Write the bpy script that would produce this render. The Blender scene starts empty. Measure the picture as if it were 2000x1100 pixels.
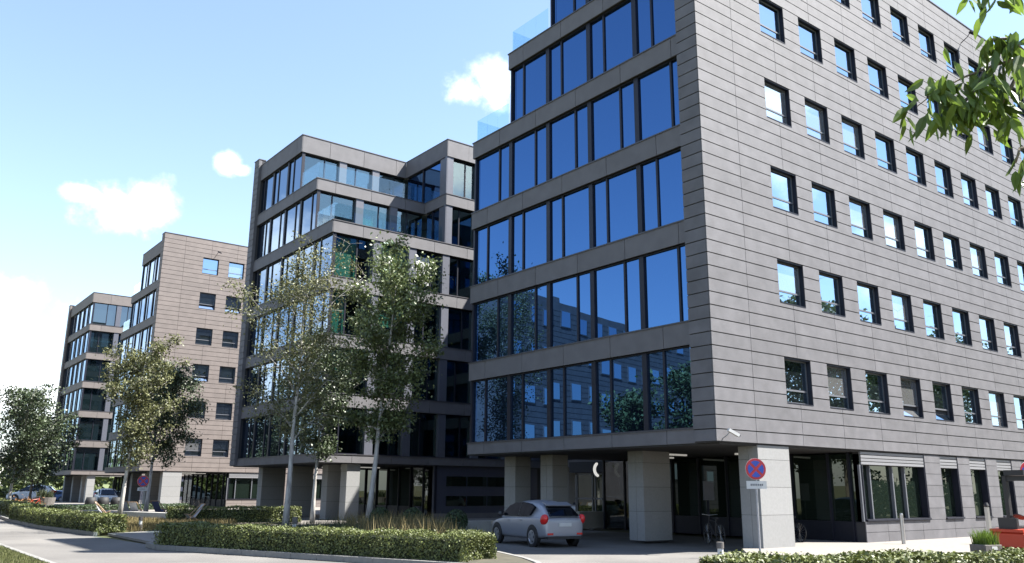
import bpy, bmesh, math, random
import numpy as np
from mathutils import Vector, Matrix

random.seed(7)
rng = np.random.default_rng(11)
S = bpy.context.scene
C = S.collection

# ------------------------------------------------------------------ camera
cam_d = bpy.data.cameras.new("camera")
cam = bpy.data.objects.new("camera", cam_d)
C.objects.link(cam)
YAW, PITCH, ROLL = .9124, .2426, .0068
EYE = Vector((-21.387, -17.072, 1.70))
fw = Vector((math.cos(PITCH) * math.cos(YAW), math.cos(PITCH) * math.sin(YAW), math.sin(PITCH)))
rt = Vector((math.sin(YAW), -math.cos(YAW), 0))
up = rt.cross(fw)
rt2 = rt * math.cos(ROLL) + up * math.sin(ROLL)
up2 = up * math.cos(ROLL) - rt * math.sin(ROLL)
cam.matrix_world = Matrix((
    (rt2.x, up2.x, -fw.x, EYE.x), (rt2.y, up2.y, -fw.y, EYE.y), (rt2.z, up2.z, -fw.z, EYE.z), (0, 0, 0, 1)))
cam_d.sensor_width = 36.0
cam_d.lens = 36.0 * 1650.9 / 2000.0
cam_d.clip_start = .1
cam_d.clip_end = 3000
S.camera = cam

# ------------------------------------------------------------------ light, sky
SUN = Vector((1.4, -1.0, 2.35)).normalized()
sun_d = bpy.data.lights.new("sun", 'SUN')
sun_d.energy = 5.0
sun_d.angle = math.radians(.5)
sun_d.color = (1, .965, .90)
sun = bpy.data.objects.new("sun", sun_d)
C.objects.link(sun)
sun.rotation_euler = (-SUN).to_track_quat('-Z', 'Y').to_euler()
sun.location = SUN * 200

W = bpy.data.worlds.new("World")
S.world = W
W.use_nodes = True
nt = W.node_tree
nt.nodes.clear()
N, L = nt.nodes, nt.links
out = N.new('ShaderNodeOutputWorld')
bg = N.new('ShaderNodeBackground')
bg.inputs['Strength'].default_value = .074
sky = N.new('ShaderNodeTexSky')
sky.sky_type = 'NISHITA'
sky.sun_disc = False
sky.sun_elevation = math.asin(SUN.z)
sky.sun_rotation = math.atan2(SUN.x, SUN.y)
sky.air_density = 1.15
sky.dust_density = .6
sky.ozone_density = 3.4
tc = N.new('ShaderNodeTexCoord')


def vm(op, a, b=None):
    n = N.new('ShaderNodeVectorMath')
    n.operation = op
    for i, v in enumerate((a, b)):
        if v is None:
            continue
        if isinstance(v, (tuple, list, Vector)):
            n.inputs[i].default_value = tuple(v)
        else:
            L.new(v, n.inputs[i])
    return n.outputs['Value'] if op in ('LENGTH', 'DOT_PRODUCT', 'DISTANCE') else n.outputs[0]


def mth(op, a, b=None, c=None, clamp=False):
    n = N.new('ShaderNodeMath')
    n.operation = op
    n.use_clamp = clamp
    for i, v in enumerate((a, b, c)):
        if v is None:
            continue
        if isinstance(v, (int, float)):
            n.inputs[i].default_value = v
        else:
            L.new(v, n.inputs[i])
    return n.outputs[0]


dirv = tc.outputs['Generated']
nz = N.new('ShaderNodeTexNoise')
nz.inputs['Scale'].default_value = 16
nz.inputs['Detail'].default_value = 9
nz.inputs['Roughness'].default_value = .62
L.new(dirv, nz.inputs['Vector'])
nzf = mth('SUBTRACT', nz.outputs['Fac'], .5)
# cumulus clouds: (direction, half width, half height), scattered round the whole horizon
CL = [((.193, .9374, .288), .040, .026), ((.215, .93, .296), .028, .024), ((.160, .945, .300), .03, .010), ((.2888, .8912, .350), .014, .011), ((.300, .888, .346), .012, .006),
      ((.5258, .716, .455), .026, .026), ((.505, .736, .446), .022, .016), ((.085, .9743, .188), .07, .020), ((.065, .975, .200), .03, .018),
      ((.1339, .984, .098), .09, .028), ((.02, .99, .13), .12, .035), ((.30, .95, .08), .2, .035), ((.9, .43, .27), .14, .04),
      ((.75, -.60, .36), .13, .05), ((.86, -.42, .26), .13, .05), ((.55, -.75, .36), .12, .05), ((.93, -.25, .17), .18, .06),
      ((.62, -.74, .22), .16, .05), ((.70, -.66, .50), .08, .04), ((.78, -.52, .44), .08, .035),
      ((-.22, .93, .22), .12, .05), ((-.36, .90, .27), .08, .05), ((-.30, .94, .14), .16, .05), ((-.42, .90, .17), .07, .04), ((-.78, .60, .06), .2, .035),
      ((-.55, -.80, .25), .14, .05), ((-.95, -.2, .25), .14, .05), ((0, -.97, .25), .12, .05)]
mask = None
for d, wd, ht in CL:
    d = Vector(d).normalized()
    e = Vector((0, 0, 1)).cross(d).normalized()
    q = d.cross(e)
    dx = mth('DIVIDE', vm('DOT_PRODUCT', dirv, e), wd)
    dyv = mth('DIVIDE', mth('SUBTRACT', vm('DOT_PRODUCT', dirv, q), 0.0), ht)
    r = mth('SQRT', mth('ADD', mth('MULTIPLY', dx, dx), mth('MULTIPLY', dyv, dyv)))
    r = mth('ADD', r, mth('MULTIPLY', nzf, -3.2))
    m = mth('MULTIPLY', mth('SUBTRACT', 1.30, r), .62, clamp=True)
    front = mth('GREATER_THAN', vm('DOT_PRODUCT', dirv, d), 0.0)
    m = mth('MULTIPLY', m, front)
    mask = m if mask is None else mth('MAXIMUM', mask, m)
mask = mth('MULTIPLY', mth('MULTIPLY', mask, mask), mth('SUBTRACT', 3.0, mth('MULTIPLY', mask, 2.0)), clamp=True)
# thin veil of summer haze over the whole sky, thicker towards the horizon
sep = N.new('ShaderNodeSeparateXYZ')
L.new(dirv, sep.inputs[0])
hz = mth('POWER', mth('SUBTRACT', 1.0, mth('ABSOLUTE', sep.outputs['Z']), clamp=True), 5.0)
mixh = N.new('ShaderNodeMix')
mixh.data_type = 'RGBA'
L.new(mth('ADD', mth('MULTIPLY', hz, .26), .05), mixh.inputs['Factor'])
L.new(sky.outputs['Color'], mixh.inputs['A'])
mixh.inputs['B'].default_value = (6.9, 7.2, 8.4, 1)
mixc = N.new('ShaderNodeMix')
mixc.data_type = 'RGBA'
L.new(mth('MULTIPLY', mask, .92), mixc.inputs['Factor'])
L.new(mixh.outputs['Result'], mixc.inputs['A'])
mixc.inputs['B'].default_value = (10.5, 10.6, 10.8, 1)
L.new(mixc.outputs['Result'], bg.inputs['Color'])
L.new(bg.outputs[0], out.inputs['Surface'])

S.view_settings.view_transform = 'Standard'
S.view_settings.look = 'None'
S.view_settings.gamma = 1
S.view_settings.use_curve_mapping = False
S.view_settings.exposure = 2.05
S.cycles.use_denoising = True
S.cycles.max_bounces = 8
S.cycles.transparent_max_bounces = 12
S.cycles.caustics_reflective = False
S.cycles.caustics_refractive = False


# ------------------------------------------------------------------ materials
def mat(name, base, rough=.7, noise=.0, scale=8.0, objvar=0.0, islvar=0.0, metal=0.0, bump=0.0, bscale=None, spec=.5,
        trans=0.0, col2=None, emit=None, estr=1.0, detail=5.0, stretch=None):
    m = bpy.data.materials.new(name)
    m.use_nodes = True
    t = m.node_tree
    n, l = t.nodes, t.links
    p = n['Principled BSDF']
    p.inputs['Base Color'].default_value = (*base, 1)
    p.inputs['Roughness'].default_value = rough
    p.inputs['Metallic'].default_value = metal
    p.inputs['Specular IOR Level'].default_value = spec
    col = None
    vec = None
    if noise or bump or col2:
        co = n.new('ShaderNodeNewGeometry')
        vec = co.outputs['Position']
        if stretch:
            mp = n.new('ShaderNodeMapping')
            mp.inputs['Scale'].default_value = stretch
            l.new(vec, mp.inputs['Vector'])
            vec = mp.outputs[0]
    if noise or col2:
        x = n.new('ShaderNodeTexNoise')
        x.inputs['Scale'].default_value = scale
        x.inputs['Detail'].default_value = detail
        l.new(vec, x.inputs['Vector'])
        r = n.new('ShaderNodeValToRGB')
        c2 = col2 or base
        lo = tuple(max(0, c * (1 - noise)) for c in base)
        hi = tuple(c * (1 + noise) for c in c2)
        r.color_ramp.elements[0].position = .3
        r.color_ramp.elements[1].position = .7
        r.color_ramp.elements[0].color = (*lo, 1)
        r.color_ramp.elements[1].color = (*hi, 1)
        l.new(x.outputs['Fac'], r.inputs[0])
        col = r.outputs[0]
    if objvar or islvar:
        vals = []
        if objvar:
            oi = n.new('ShaderNodeObjectInfo')
            vals.append((oi.outputs['Random'], objvar))
        if islvar:
            g = n.new('ShaderNodeNewGeometry')
            vals.append((g.outputs['Random Per Island'], islvar))
        f = None
        for o, a in vals:
            q = n.new('ShaderNodeMath')
            q.operation = 'MULTIPLY_ADD'
            l.new(o, q.inputs[0])
            q.inputs[1].default_value = 2 * a
            q.inputs[2].default_value = (1 - a) if f is None else -a
            if f is None:
                f = q.outputs[0]
            else:
                s = n.new('ShaderNodeMath')
                s.operation = 'ADD'
                l.new(f, s.inputs[0])
                l.new(q.outputs[0], s.inputs[1])
                f = s.outputs[0]
        vmul = n.new('ShaderNodeVectorMath')
        vmul.operation = 'SCALE'
        if col:
            l.new(col, vmul.inputs[0])
        else:
            vmul.inputs[0].default_value = base
        l.new(f, vmul.inputs['Scale'])
        col = vmul.outputs[0]
    if col:
        l.new(col, p.inputs['Base Color'])
    if bump:
        x = n.new('ShaderNodeTexNoise')
        x.inputs['Scale'].default_value = bscale or scale * 4
        x.inputs['Detail'].default_value = 4
        l.new(vec, x.inputs['Vector'])
        b = n.new('ShaderNodeBump')
        b.inputs['Strength'].default_value = bump
        b.inputs['Distance'].default_value = .02
        l.new(x.outputs['Fac'], b.inputs['Height'])
        l.new(b.outputs[0], p.inputs['Normal'])
    if trans:
        tr = n.new('ShaderNodeBsdfTranslucent')
        if col:
            l.new(col, tr.inputs['Color'])
        else:
            tr.inputs['Color'].default_value = (*base, 1)
        mx = n.new('ShaderNodeMixShader')
        mx.inputs[0].default_value = trans
        l.new(p.outputs[0], mx.inputs[1])
        l.new(tr.outputs[0], mx.inputs[2])
        l.new(mx.outputs[0], n['Material Output'].inputs['Surface'])
    if emit:
        p.inputs['Emission Color'].default_value = (*emit, 1)
        p.inputs['Emission Strength'].default_value = estr
    return m


def glass(name, body, refl, base_r, through=None, rough=0.0, wave=.0):
    """coated facade glass: a mirror coat over a dark body or over tinted clear glass"""
    m = bpy.data.materials.new(name)
    m.use_nodes = True
    t = m.node_tree
    n, l = t.nodes, t.links
    n.clear()
    o = n.new('ShaderNodeOutputMaterial')
    g = n.new('ShaderNodeBsdfGlossy')
    g.inputs['Color'].default_value = (*refl, 1)
    g.inputs['Roughness'].default_value = rough
    if through:
        b = n.new('ShaderNodeBsdfTransparent')
        b.inputs['Color'].default_value = (*through, 1)
    else:
        b = n.new('ShaderNodeBsdfDiffuse')
        b.inputs['Color'].default_value = (*body, 1)
    ge = n.new('ShaderNodeNewGeometry')
    oi = n.new('ShaderNodeObjectInfo')
    wn = n.new('ShaderNodeTexWhiteNoise')
    wn.noise_dimensions = '1D'
    l.new(oi.outputs['Random'], wn.inputs['W'])
    sb = n.new('ShaderNodeVectorMath')
    sb.operation = 'MULTIPLY_ADD'
    l.new(wn.outputs['Color'], sb.inputs[0])
    sb.inputs[1].default_value = (.014, .014, .014)
    sb.inputs[2].default_value = (-.007, -.007, -.007)
    ad = n.new('ShaderNodeVectorMath')
    ad.operation = 'ADD'
    l.new(ge.outputs['Normal'], ad.inputs[0])
    l.new(sb.outputs[0], ad.inputs[1])
    nm = n.new('ShaderNodeVectorMath')
    nm.operation = 'NORMALIZE'
    l.new(ad.outputs[0], nm.inputs[0])
    l.new(nm.outputs[0], g.inputs['Normal'])
    lw = n.new('ShaderNodeLayerWeight')
    lw.inputs['Blend'].default_value = .5
    pw = n.new('ShaderNodeMath')
    pw.operation = 'POWER'
    l.new(lw.outputs['Facing'], pw.inputs[0])
    pw.inputs[1].default_value = 5.0
    ma = n.new('ShaderNodeMath')
    ma.operation = 'MULTIPLY_ADD'
    ma.use_clamp = True
    l.new(pw.outputs[0], ma.inputs[0])
    ma.inputs[1].default_value = 1 - base_r
    ma.inputs[2].default_value = base_r
    if wave:
        co = n.new('ShaderNodeTexCoord')
        x = n.new('ShaderNodeTexNoise')
        x.inputs['Scale'].default_value = .7
        x.inputs['Detail'].default_value = 1
        l.new(co.outputs['Object'], x.inputs['Vector'])
        bu = n.new('ShaderNodeBump')
        bu.inputs['Strength'].default_value = wave
        bu.inputs['Distance'].default_value = .02
        l.new(x.outputs['Fac'], bu.inputs['Height'])
        l.new(nm.outputs[0], bu.inputs['Normal'])
        l.new(bu.outputs[0], g.inputs['Normal'])
    mx = n.new('ShaderNodeMixShader')
    l.new(ma.outputs[0], mx.inputs[0])
    l.new(b.outputs[0], mx.inputs[1])
    l.new(g.outputs[0], mx.inputs[2])
    l.new(mx.outputs[0], o.inputs['Surface'])
    return m


M = {}
M['clad'] = mat('grey fibre cement', (.106, .103, .111), .75, .16, 1.7, objvar=.07, islvar=.05, bump=.25, bscale=60, detail=12)
M['band'] = mat('grey fibre cement band', (.112, .108, .115), .75, .10, 1.7, objvar=.04, bump=.2, bscale=90)
M['clad_b'] = mat('taupe fibre cement', (.150, .126, .116), .75, .10, 2, objvar=.05, islvar=.05)
M['band_b'] = mat('taupe fibre cement band', (.138, .120, .113), .75, .08, 2, objvar=.04)
M['back'] = mat('dark joint backing', (.03, .03, .034), .9)
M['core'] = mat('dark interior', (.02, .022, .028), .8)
M['metal'] = mat('anthracite metal', (.011, .012, .021), .45, .1, 6, objvar=.1, spec=.3)
M['coping'] = mat('dark coping', (.05, .048, .055), .5)
M['pier'] = mat('blue grey metal pier', (.085, .09, .112), .45, .05, 6, objvar=.05)
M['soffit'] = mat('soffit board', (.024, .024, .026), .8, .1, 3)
M['pillar'] = mat('pale concrete panel', (.222, .222, .220), .7, .06, 14, objvar=.04, bump=.1)
M['slab'] = mat('floor slab', (.2, .2, .2), .8)
M['room'] = mat('office room', (.14, .15, .145), .9, .2, .6)
M['roof'] = mat('roof gravel', (.11, .105, .1), .9, .2, 8)
M['glass_w'] = glass('blue facade glass', (.004, .006, .014), (.22, .49, .98), .31, wave=.05)
M['glass_w2'] = glass('pale facade glass', (.006, .008, .014), (.60, .78, 1.0), .30, wave=.05)
M['glass_s'] = glass('window glass', (.012, .016, .02), (.60, .80, 1.0), .56, wave=.06)
M['glass_b'] = glass('window glass over a pale blind', (.16, .16, .16), (.60, .80, 1.0), .50, wave=.06)
M['glass_d'] = glass('dark reflecting glass', (.006, .012, .014), (.75, .88, 1.0), .20, wave=.04)
M['glass_c'] = glass('clear tinted glass', None, (.85, .95, 1.0), .16, through=(.42, .62, .58))
M['glass_g'] = glass('shopfront glass', (.008, .013, .010), (.9, 1, .95), .065)
M['lobby'] = glass('lobby glass', None, (.9, .95, 1), .06, through=(.50, .54, .54))
M['rail'] = glass('balustrade glass', None, (.85, .97, 1.0), .07, through=(.86, .95, .975))
M['frame'] = mat('grey window frame', (.11, .115, .13), .45)
M['blind'] = mat('white roller blind', (.78, .80, .76), .8)
M['louvre'] = mat('light grey shutter slat', (.18, .18, .19), .5, objvar=.08)
M['navy'] = mat('dark navy infill', (.035, .04, .065), .5)
M['lamp'] = mat('strip lamp tube', (.8, .8, .78), .5, emit=(1, .96, .88), estr=.07)
M['crescent'] = mat('lit white sign', (.7, .7, .68), .5, emit=(1, .98, .94), estr=.16)
M['white'] = mat('white paint', (.5, .5, .49), .5, .04, 5)
M['asphalt'] = mat('asphalt', (.100, .094, .088), .88, .16, .35, bump=.5, bscale=160, col2=(.125, .118, .108), detail=10)
M['paving'] = mat('pale paving stone', (.165, .150, .135), .85, .10, 5, objvar=.04, islvar=.06, bump=.2)
M['kerb'] = mat('kerb stone', (.17, .165, .155), .85, .12, 8, objvar=.06)
M['lawn'] = mat('lawn', (.055, .062, .018), .95, .4, .8, col2=(.09, .08, .028), bump=.6, bscale=60)
M['soil'] = mat('planting soil', (.05, .045, .03), .95, .3, 3)
M['hedge'] = mat('hedge leaf', (.092, .108, .028), .55, islvar=.5, trans=.15)
M['hedgecore'] = mat('hedge twigs', (.020, .026, .010), .9)
M['leafA'] = mat('green leaf', (.112, .142, .055), .42, islvar=.5, trans=.24)
M['leafB'] = mat('yellow green leaf', (.118, .124, .052), .55, islvar=.45, trans=.25)
M['leafC'] = mat('dark green leaf', (.048, .068, .030), .5, islvar=.45, trans=.15)
M['leafD'] = mat('bright leaf', (.115, .175, .028), .45, .25, 9, objvar=.4, islvar=.0, trans=.42)
M['leafE'] = mat('far leaf', (.080, .105, .035), .7, islvar=.45, trans=.2)
M['bark'] = mat('pale birch bark', (.30, .28, .26), .8, .3, 5, col2=(.38, .365, .345), bump=.4, bscale=25, stretch=(1, 1, .35))
M['barkd'] = mat('grey brown bark', (.16, .13, .10), .85, .25, 6, bump=.5, bscale=30)
M['gras'] = mat('tall grass', (.035, .046, .018), .7, islvar=.45, trans=.2)
M['grasd'] = mat('dry grass plume', (.16, .125, .05), .8, islvar=.4, trans=.2)
M['grasl'] = mat('lawn blade', (.075, .085, .024), .75, islvar=.4, trans=.25)
M['grasp'] = mat('light green grass', (.10, .16, .02), .6, islvar=.35, trans=.35)
M['ball'] = mat('boxwood leaf', (.030, .055, .018), .5, islvar=.4, trans=.15)
M['flower'] = mat('orange flower', (.24, .12, .05), .7, islvar=.4, trans=.2)
M['steel'] = mat('brushed steel', (.45, .44, .43), .35, metal=.9)
M['galv'] = mat('galvanised pole', (.30, .30, .31), .5, .08, 10, metal=.3)
M['red'] = mat('sign red', (.42, .025, .035), .4)
M['blue'] = mat('sign blue', (.022, .060, .34), .4)
M['concrete'] = mat('grey concrete', (.11, .10, .092), .9, .2, 10)
M['orange'] = mat('red orange machine paint', (.42, .035, .012), .4)
M['black'] = mat('black rubber', (.012, .012, .013), .7)
M['dark'] = mat('black plastic', (.02, .02, .022), .5)
M['car'] = mat('silver car paint', (.31, .32, .36), .30, metal=.4)
M['carw'] = mat('white car paint', (.75, .75, .74), .3)
M['carb'] = mat('blue car paint', (.10, .17, .35), .3)
M['carr'] = mat('red car paint', (.4, .03, .03), .3)
M['carglass'] = glass('car glass', (.005, .006, .008), (.7, .8, 1), .03)
M['lightred'] = mat('red tail lamp', (.55, .02, .02), .2)
M['rim'] = mat('alloy rim', (.5, .5, .52), .3, metal=.7)
M['wood'] = mat('pale wood', (.26, .17, .10), .6, .2, 6)
M['canvas'] = mat('light canvas', (.30, .30, .32), .9)
M['navyc'] = mat('navy canvas', (.05, .06, .12), .9)
M['stonew'] = mat('white bench stone', (.33, .32, .30), .8, .06, 6)


# ------------------------------------------------------------------ mesh helpers
class MB:
    def __init__(s):
        s.v, s.f = [], []

    def box(s, x0, x1, y0, y1, z0, z1):
        if x0 > x1: x0, x1 = x1, x0
        if y0 > y1: y0, y1 = y1, y0
        b = len(s.v)
        s.v += [(x0, y0, z0), (x1, y0, z0), (x1, y1, z0), (x0, y1, z0), (x0, y0, z1), (x1, y0, z1), (x1, y1, z1), (x0, y1, z1)]
        s.f += [(b, b + 3, b + 2, b + 1), (b + 4, b + 5, b + 6, b + 7), (b, b + 1, b + 5, b + 4), (b + 1, b + 2, b + 6, b + 5),
                (b + 2, b + 3, b + 7, b + 6), (b + 3, b, b + 4, b + 7)]
        return s

    def prism(s, pts, axis, a, b):
        """polygon pts (2-D) extruded along axis from a to b"""
        n = len(pts)
        o = len(s.v)
        for h in (a, b):
            for p, q in pts:
                s.v.append({'x': (h, p, q), 'y': (p, h, q), 'z': (p, q, h)}[axis])
        s.f.append(tuple(range(o, o + n)))
        s.f.append(tuple(range(o + 2 * n - 1, o + n - 1, -1)))
        for i in range(n):
            j = (i + 1) % n
            s.f.append((o + i, o + n + i, o + n + j, o + j))
        return s

    def tube(s, pts, rad, n=8, cap=True):
        pts = [Vector(p) for p in pts]
        if not isinstance(rad, (list, tuple)):
            rad = [rad] * len(pts)
        o = len(s.v)
        prev = None
        for i, p in enumerate(pts):
            t = (pts[min(i + 1, len(pts) - 1)] - pts[max(i - 1, 0)]).normalized()
            ref = prev if prev else (Vector((1, 0, 0)) if abs(t.x) < .8 else Vector((0, 1, 0)))
            a = (ref - t * ref.dot(t)).normalized()
            prev = a
            b = t.cross(a)
            for k in range(n):
                w = 2 * math.pi * k / n
                q = p + (a * math.cos(w) + b * math.sin(w)) * rad[i]
                s.v.append(tuple(q))
        for i in range(len(pts) - 1):
            for k in range(n):
                k2 = (k + 1) % n
                s.f.append((o + i * n + k, o + i * n + k2, o + (i + 1) * n + k2, o + (i + 1) * n + k))
        if cap:
            s.f.append(tuple(o + k for k in range(n - 1, -1, -1)))
            e = o + (len(pts) - 1) * n
            s.f.append(tuple(e + k for k in range(n)))
        return s

    def lathe(s, prof, c=(0, 0, 0), n=20, axis='z', ring=False):
        o = len(s.v)
        for r, h in prof:
            for k in range(n):
                w = 2 * math.pi * k / n
                a, b = r * math.cos(w), r * math.sin(w)
                p = (a, b, h) if axis == 'z' else ((h, a, b) if axis == 'x' else (a, h, b))
                s.v.append((c[0] + p[0], c[1] + p[1], c[2] + p[2]))
        for i in range(len(prof) - 1):
            for k in range(n):
                k2 = (k + 1) % n
                s.f.append((o + i * n + k, o + i * n + k2, o + (i + 1) * n + k2, o + (i + 1) * n + k))
        e = o + (len(prof) - 1) * n
        if ring:
            for k in range(n):
                k2 = (k + 1) % n
                s.f.append((e + k, e + k2, o + k2, o + k))
            return s
        s.f.append(tuple(o + k for k in range(n)))
        s.f.append(tuple(e + k for k in range(n)))
        return s

    def mesh(s, name, m, smooth=False):
        me = bpy.data.meshes.new(name)
        me.from_pydata(s.v, [], s.f)
        if m: me.materials.append(m)
        if smooth:
            me.polygons.foreach_set('use_smooth', [True] * len(me.polygons))
        bm = bmesh.new()
        bm.from_mesh(me)
        bmesh.ops.recalc_face_normals(bm, faces=bm.faces)
        bm.to_mesh(me)
        bm.free()
        me.update()
        return me


def link(name, me, parent=None, loc=None, rot=None):
    o = bpy.data.objects.new(name, me)
    C.objects.link(o)
    if parent: o.parent = parent
    if loc: o.location = loc
    if rot: o.rotation_euler = rot
    return o


def obj(name, mb, m, parent=None, loc=None, smooth=False, rot=None):
    return link(name, mb.mesh(name, m, smooth), parent, loc, rot)


def tag(o, label, cat, group=None):
    o['label'] = label
    o['category'] = cat
    if group: o['group'] = group
    return o


def thing(name, label, cat, loc=(0, 0, 0), rz=0, group=None):
    o = bpy.data.objects.new(name, None)
    o.empty_display_size = .3
    C.objects.link(o)
    o.location = loc
    o.rotation_euler = (0, 0, rz)
    return tag(o, label, cat, group)


def struct(name, mb, m, kind='structure'):
    o = obj(name, mb, m)
    o['kind'] = kind
    return o


def copy_thing(root, loc, rz, label, group=None):
    def cp(o, par):
        c = o.copy()
        C.objects.link(c)
        if par: c.parent = par
        for ch in o.children: cp(ch, c)
        return c
    r = cp(root, None)
    r.location = loc
    r.rotation_euler = (0, 0, rz)
    r['label'] = label
    if group: r['group'] = group
    return r


_shared = {}


def sbox(name, m, x0, x1, y0, y1, z0, z1, parent):
    """a box object; boxes of the same size and material share their mesh (origin at the low corner)"""
    if x0 > x1: x0, x1 = x1, x0
    if y0 > y1: y0, y1 = y1, y0
    k = (name, m.name, round(x1 - x0, 3), round(y1 - y0, 3), round(z1 - z0, 3))
    if k not in _shared:
        _shared[k] = MB().box(0, x1 - x0, 0, y1 - y0, 0, z1 - z0).mesh(name, m)
    return link(name, _shared[k], parent, (x0, y0, z0))


def leaves_mesh(name, P, size, m, Nrm=None, aspect=.55, jitter=1.0, drop=0.0):
    """one mesh of rhombic leaves at points P; size scalar or array"""
    n = len(P)
    if n == 0: P = np.zeros((1, 3)); n = 1
    P = np.asarray(P, float)
    sz = np.broadcast_to(np.asarray(size, float), (n,)) * rng.uniform(.7, 1.3, n)
    a = rng.normal(size=(n, 3))
    if Nrm is not None:
        nn = Nrm + jitter * rng.normal(size=(n, 3)) * .6
    else:
        nn = rng.normal(size=(n, 3)) + np.array([0, 0, .6])
    nn /= np.linalg.norm(nn, axis=1)[:, None] + 1e-9
    a[:, 2] -= drop
    a -= nn * np.sum(a * nn, axis=1)[:, None]
    a /= np.linalg.norm(a, axis=1)[:, None] + 1e-9
    b = np.cross(nn, a)
    h = sz[:, None]
    V = np.empty((n, 4, 3))
    V[:, 0] = P - a * h * .5
    V[:, 1] = P + b * h * .5 * aspect + nn * h * .06
    V[:, 2] = P + a * h * .5
    V[:, 3] = P - b * h * .5 * aspect + nn * h * .06
    me = bpy.data.meshes.new(name)
    me.vertices.add(4 * n)
    me.vertices.foreach_set('co', V.reshape(-1))
    me.loops.add(4 * n)
    me.loops.foreach_set('vertex_index', np.arange(4 * n, dtype=np.int32))
    me.polygons.add(n)
    me.polygons.foreach_set('loop_start', np.arange(0, 4 * n, 4, dtype=np.int32))
    me.polygons.foreach_set('loop_total', np.full(n, 4, dtype=np.int32))
    me.materials.append(m)
    me.update()
    me.validate()
    return me


def blades_mesh(name, P, h, w, m, lean=.35):
    """upright grass blades, two-segment, at ground points P"""
    n = len(P)
    P = np.asarray(P, float)
    hh = h * rng.uniform(.55, 1.2, n)
    az = rng.uniform(0, 2 * np.pi, n)
    side = np.stack([np.cos(az), np.sin(az), np.zeros(n)], 1) * (w * rng.uniform(.7, 1.3, n))[:, None]
    az2 = rng.uniform(0, 2 * np.pi, n)
    ln = np.stack([np.cos(az2), np.sin(az2), np.zeros(n)], 1) * (hh * lean * rng.uniform(.2, 1.2, n))[:, None]
    up_ = np.zeros((n, 3)); up_[:, 2] = hh
    V = np.empty((n, 5, 3))
    V[:, 0] = P - side; V[:, 1] = P + side
    mid = P + up_ * .6 + ln * .35
    V[:, 2] = mid + side * .8; V[:, 3] = mid - side * .8
    V[:, 4] = P + up_ + ln
    b = np.arange(n, dtype=np.int32)[:, None] * 5
    idx = np.concatenate([b + np.array([[0, 1, 2, 3]]), b + np.array([[3, 2, 4]])], 1).reshape(-1)
    me = bpy.data.meshes.new(name)
    me.vertices.add(5 * n); me.vertices.foreach_set('co', V.reshape(-1))
    me.loops.add(7 * n); me.loops.foreach_set('vertex_index', idx.astype(np.int32))
    me.polygons.add(2 * n)
    st = (np.arange(n, dtype=np.int32)[:, None] * 7 + np.array([[0, 4]])).reshape(-1)
    me.polygons.foreach_set('loop_start', st.astype(np.int32))
    me.polygons.foreach_set('loop_total', np.tile(np.array([4, 3], dtype=np.int32), n))
    me.materials.append(m)
    me.update(); me.validate()
    return me


def in_poly(P, poly):
    x, y = P[:, 0], P[:, 1]
    c = np.zeros(len(P), bool)
    n = len(poly)
    for i in range(n):
        x1, y1 = poly[i]; x2, y2 = poly[(i + 1) % n]
        cr = ((y1 > y) != (y2 > y)) & (x < (x2 - x1) * (y - y1) / (y2 - y1 + 1e-12) + x1)
        c ^= cr
    return c


def scatter(poly, n, z=0.0):
    q = np.array(poly)
    P = rng.uniform(q.min(0), q.max(0), (n * 3, 2))
    P = P[in_poly(P, poly)][:n]
    return np.column_stack([P, np.full(len(P), z)])


# ------------------------------------------------------------------ ground
RD = -.13   # road level, below the plaza by a kerb
g = MB().box(-700, 700, -500, 900, -.6, -.14)
struct('ground', g, M['lawn'])
road_poly = [(-17.1, -40), (20, -40), (20, -9.6), (2.5, -5.2), (-.6, -4.0), (-.6, -.9), (1.5, .2), (7.5, 3), (7.5, 18), (4, 20), (-3, 12), (-13.0, 13), (-13.6, 22), (-13.5, 36), (-12.6, 52), (-11, 75), (-9, 130), (-15, 130),
             (-16.4, 75), (-17.2, 40), (-17.3, 14.9), (-17.2, 5)]
road_poly = [(-17.2, -12), (-6.0, -12), (2.5, -5.9), (-.5, -4.0), (-.5, -1.2), (1.2, .3), (7.6, 3), (7.6, 13), (7.6, 18), (-1, 18), (-8, 14), (-12.8, 12.5), (-13.2, 20.5),
             (-13.6, 28), (-13.4, 38), (-12.6, 52), (-11, 75), (-9, 130), (-15, 130), (-16.2, 75), (-16.8, 45), (-17.1, 30), (-17.2, 15)]
struct('road', MB().prism(road_poly, 'z', -.138, RD), M['asphalt'])
yd = [(-1.0, 13.2), (7.8, 13.2), (7.8, 13.72), (33, 13.72), (33, 28.3), (14, 28.3), (-1.0, 28.3), (-1.0, 19)]
struct('courtyard_paving', MB().prism([(-2.2, 18.0), (7.6, 18.0), (7.6, 13.9), (34, 13.9), (34, 29.5), (-2.2, 29.5)], 'z', -.11, -.02), M['paving'])
# plaza in front of the panelled wall: pale paving slabs
plz = MB().prism([(-.5, -1.2), (1.2, .3), (7.6, 3), (34, 3), (34, -6.3), (10, -6.3), (2.3, -5.7), (-.5, -4.0)], 'z', -.11, -.012)
struct('pavement', plz, M['paving'])
far_pav = MB().prism([(-8.2, 29.4), (33, 29.6), (33, 64), (40, 64), (40, 110), (-7.4, 110), (-8.2, 60)], 'z', -.12, -.04)
struct('plaza_far', far_pav, M['paving'])
path = MB().prism([(-12.85, 12.6), (-8, 14.1), (-1.1, 18.05), (-2.25, 18.05), (-2.25, 25), (-4.5, 25.2), (-12.7, 20.0)], 'z', -.11, -.03)
struct('footpath', path, M['paving'])


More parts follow.
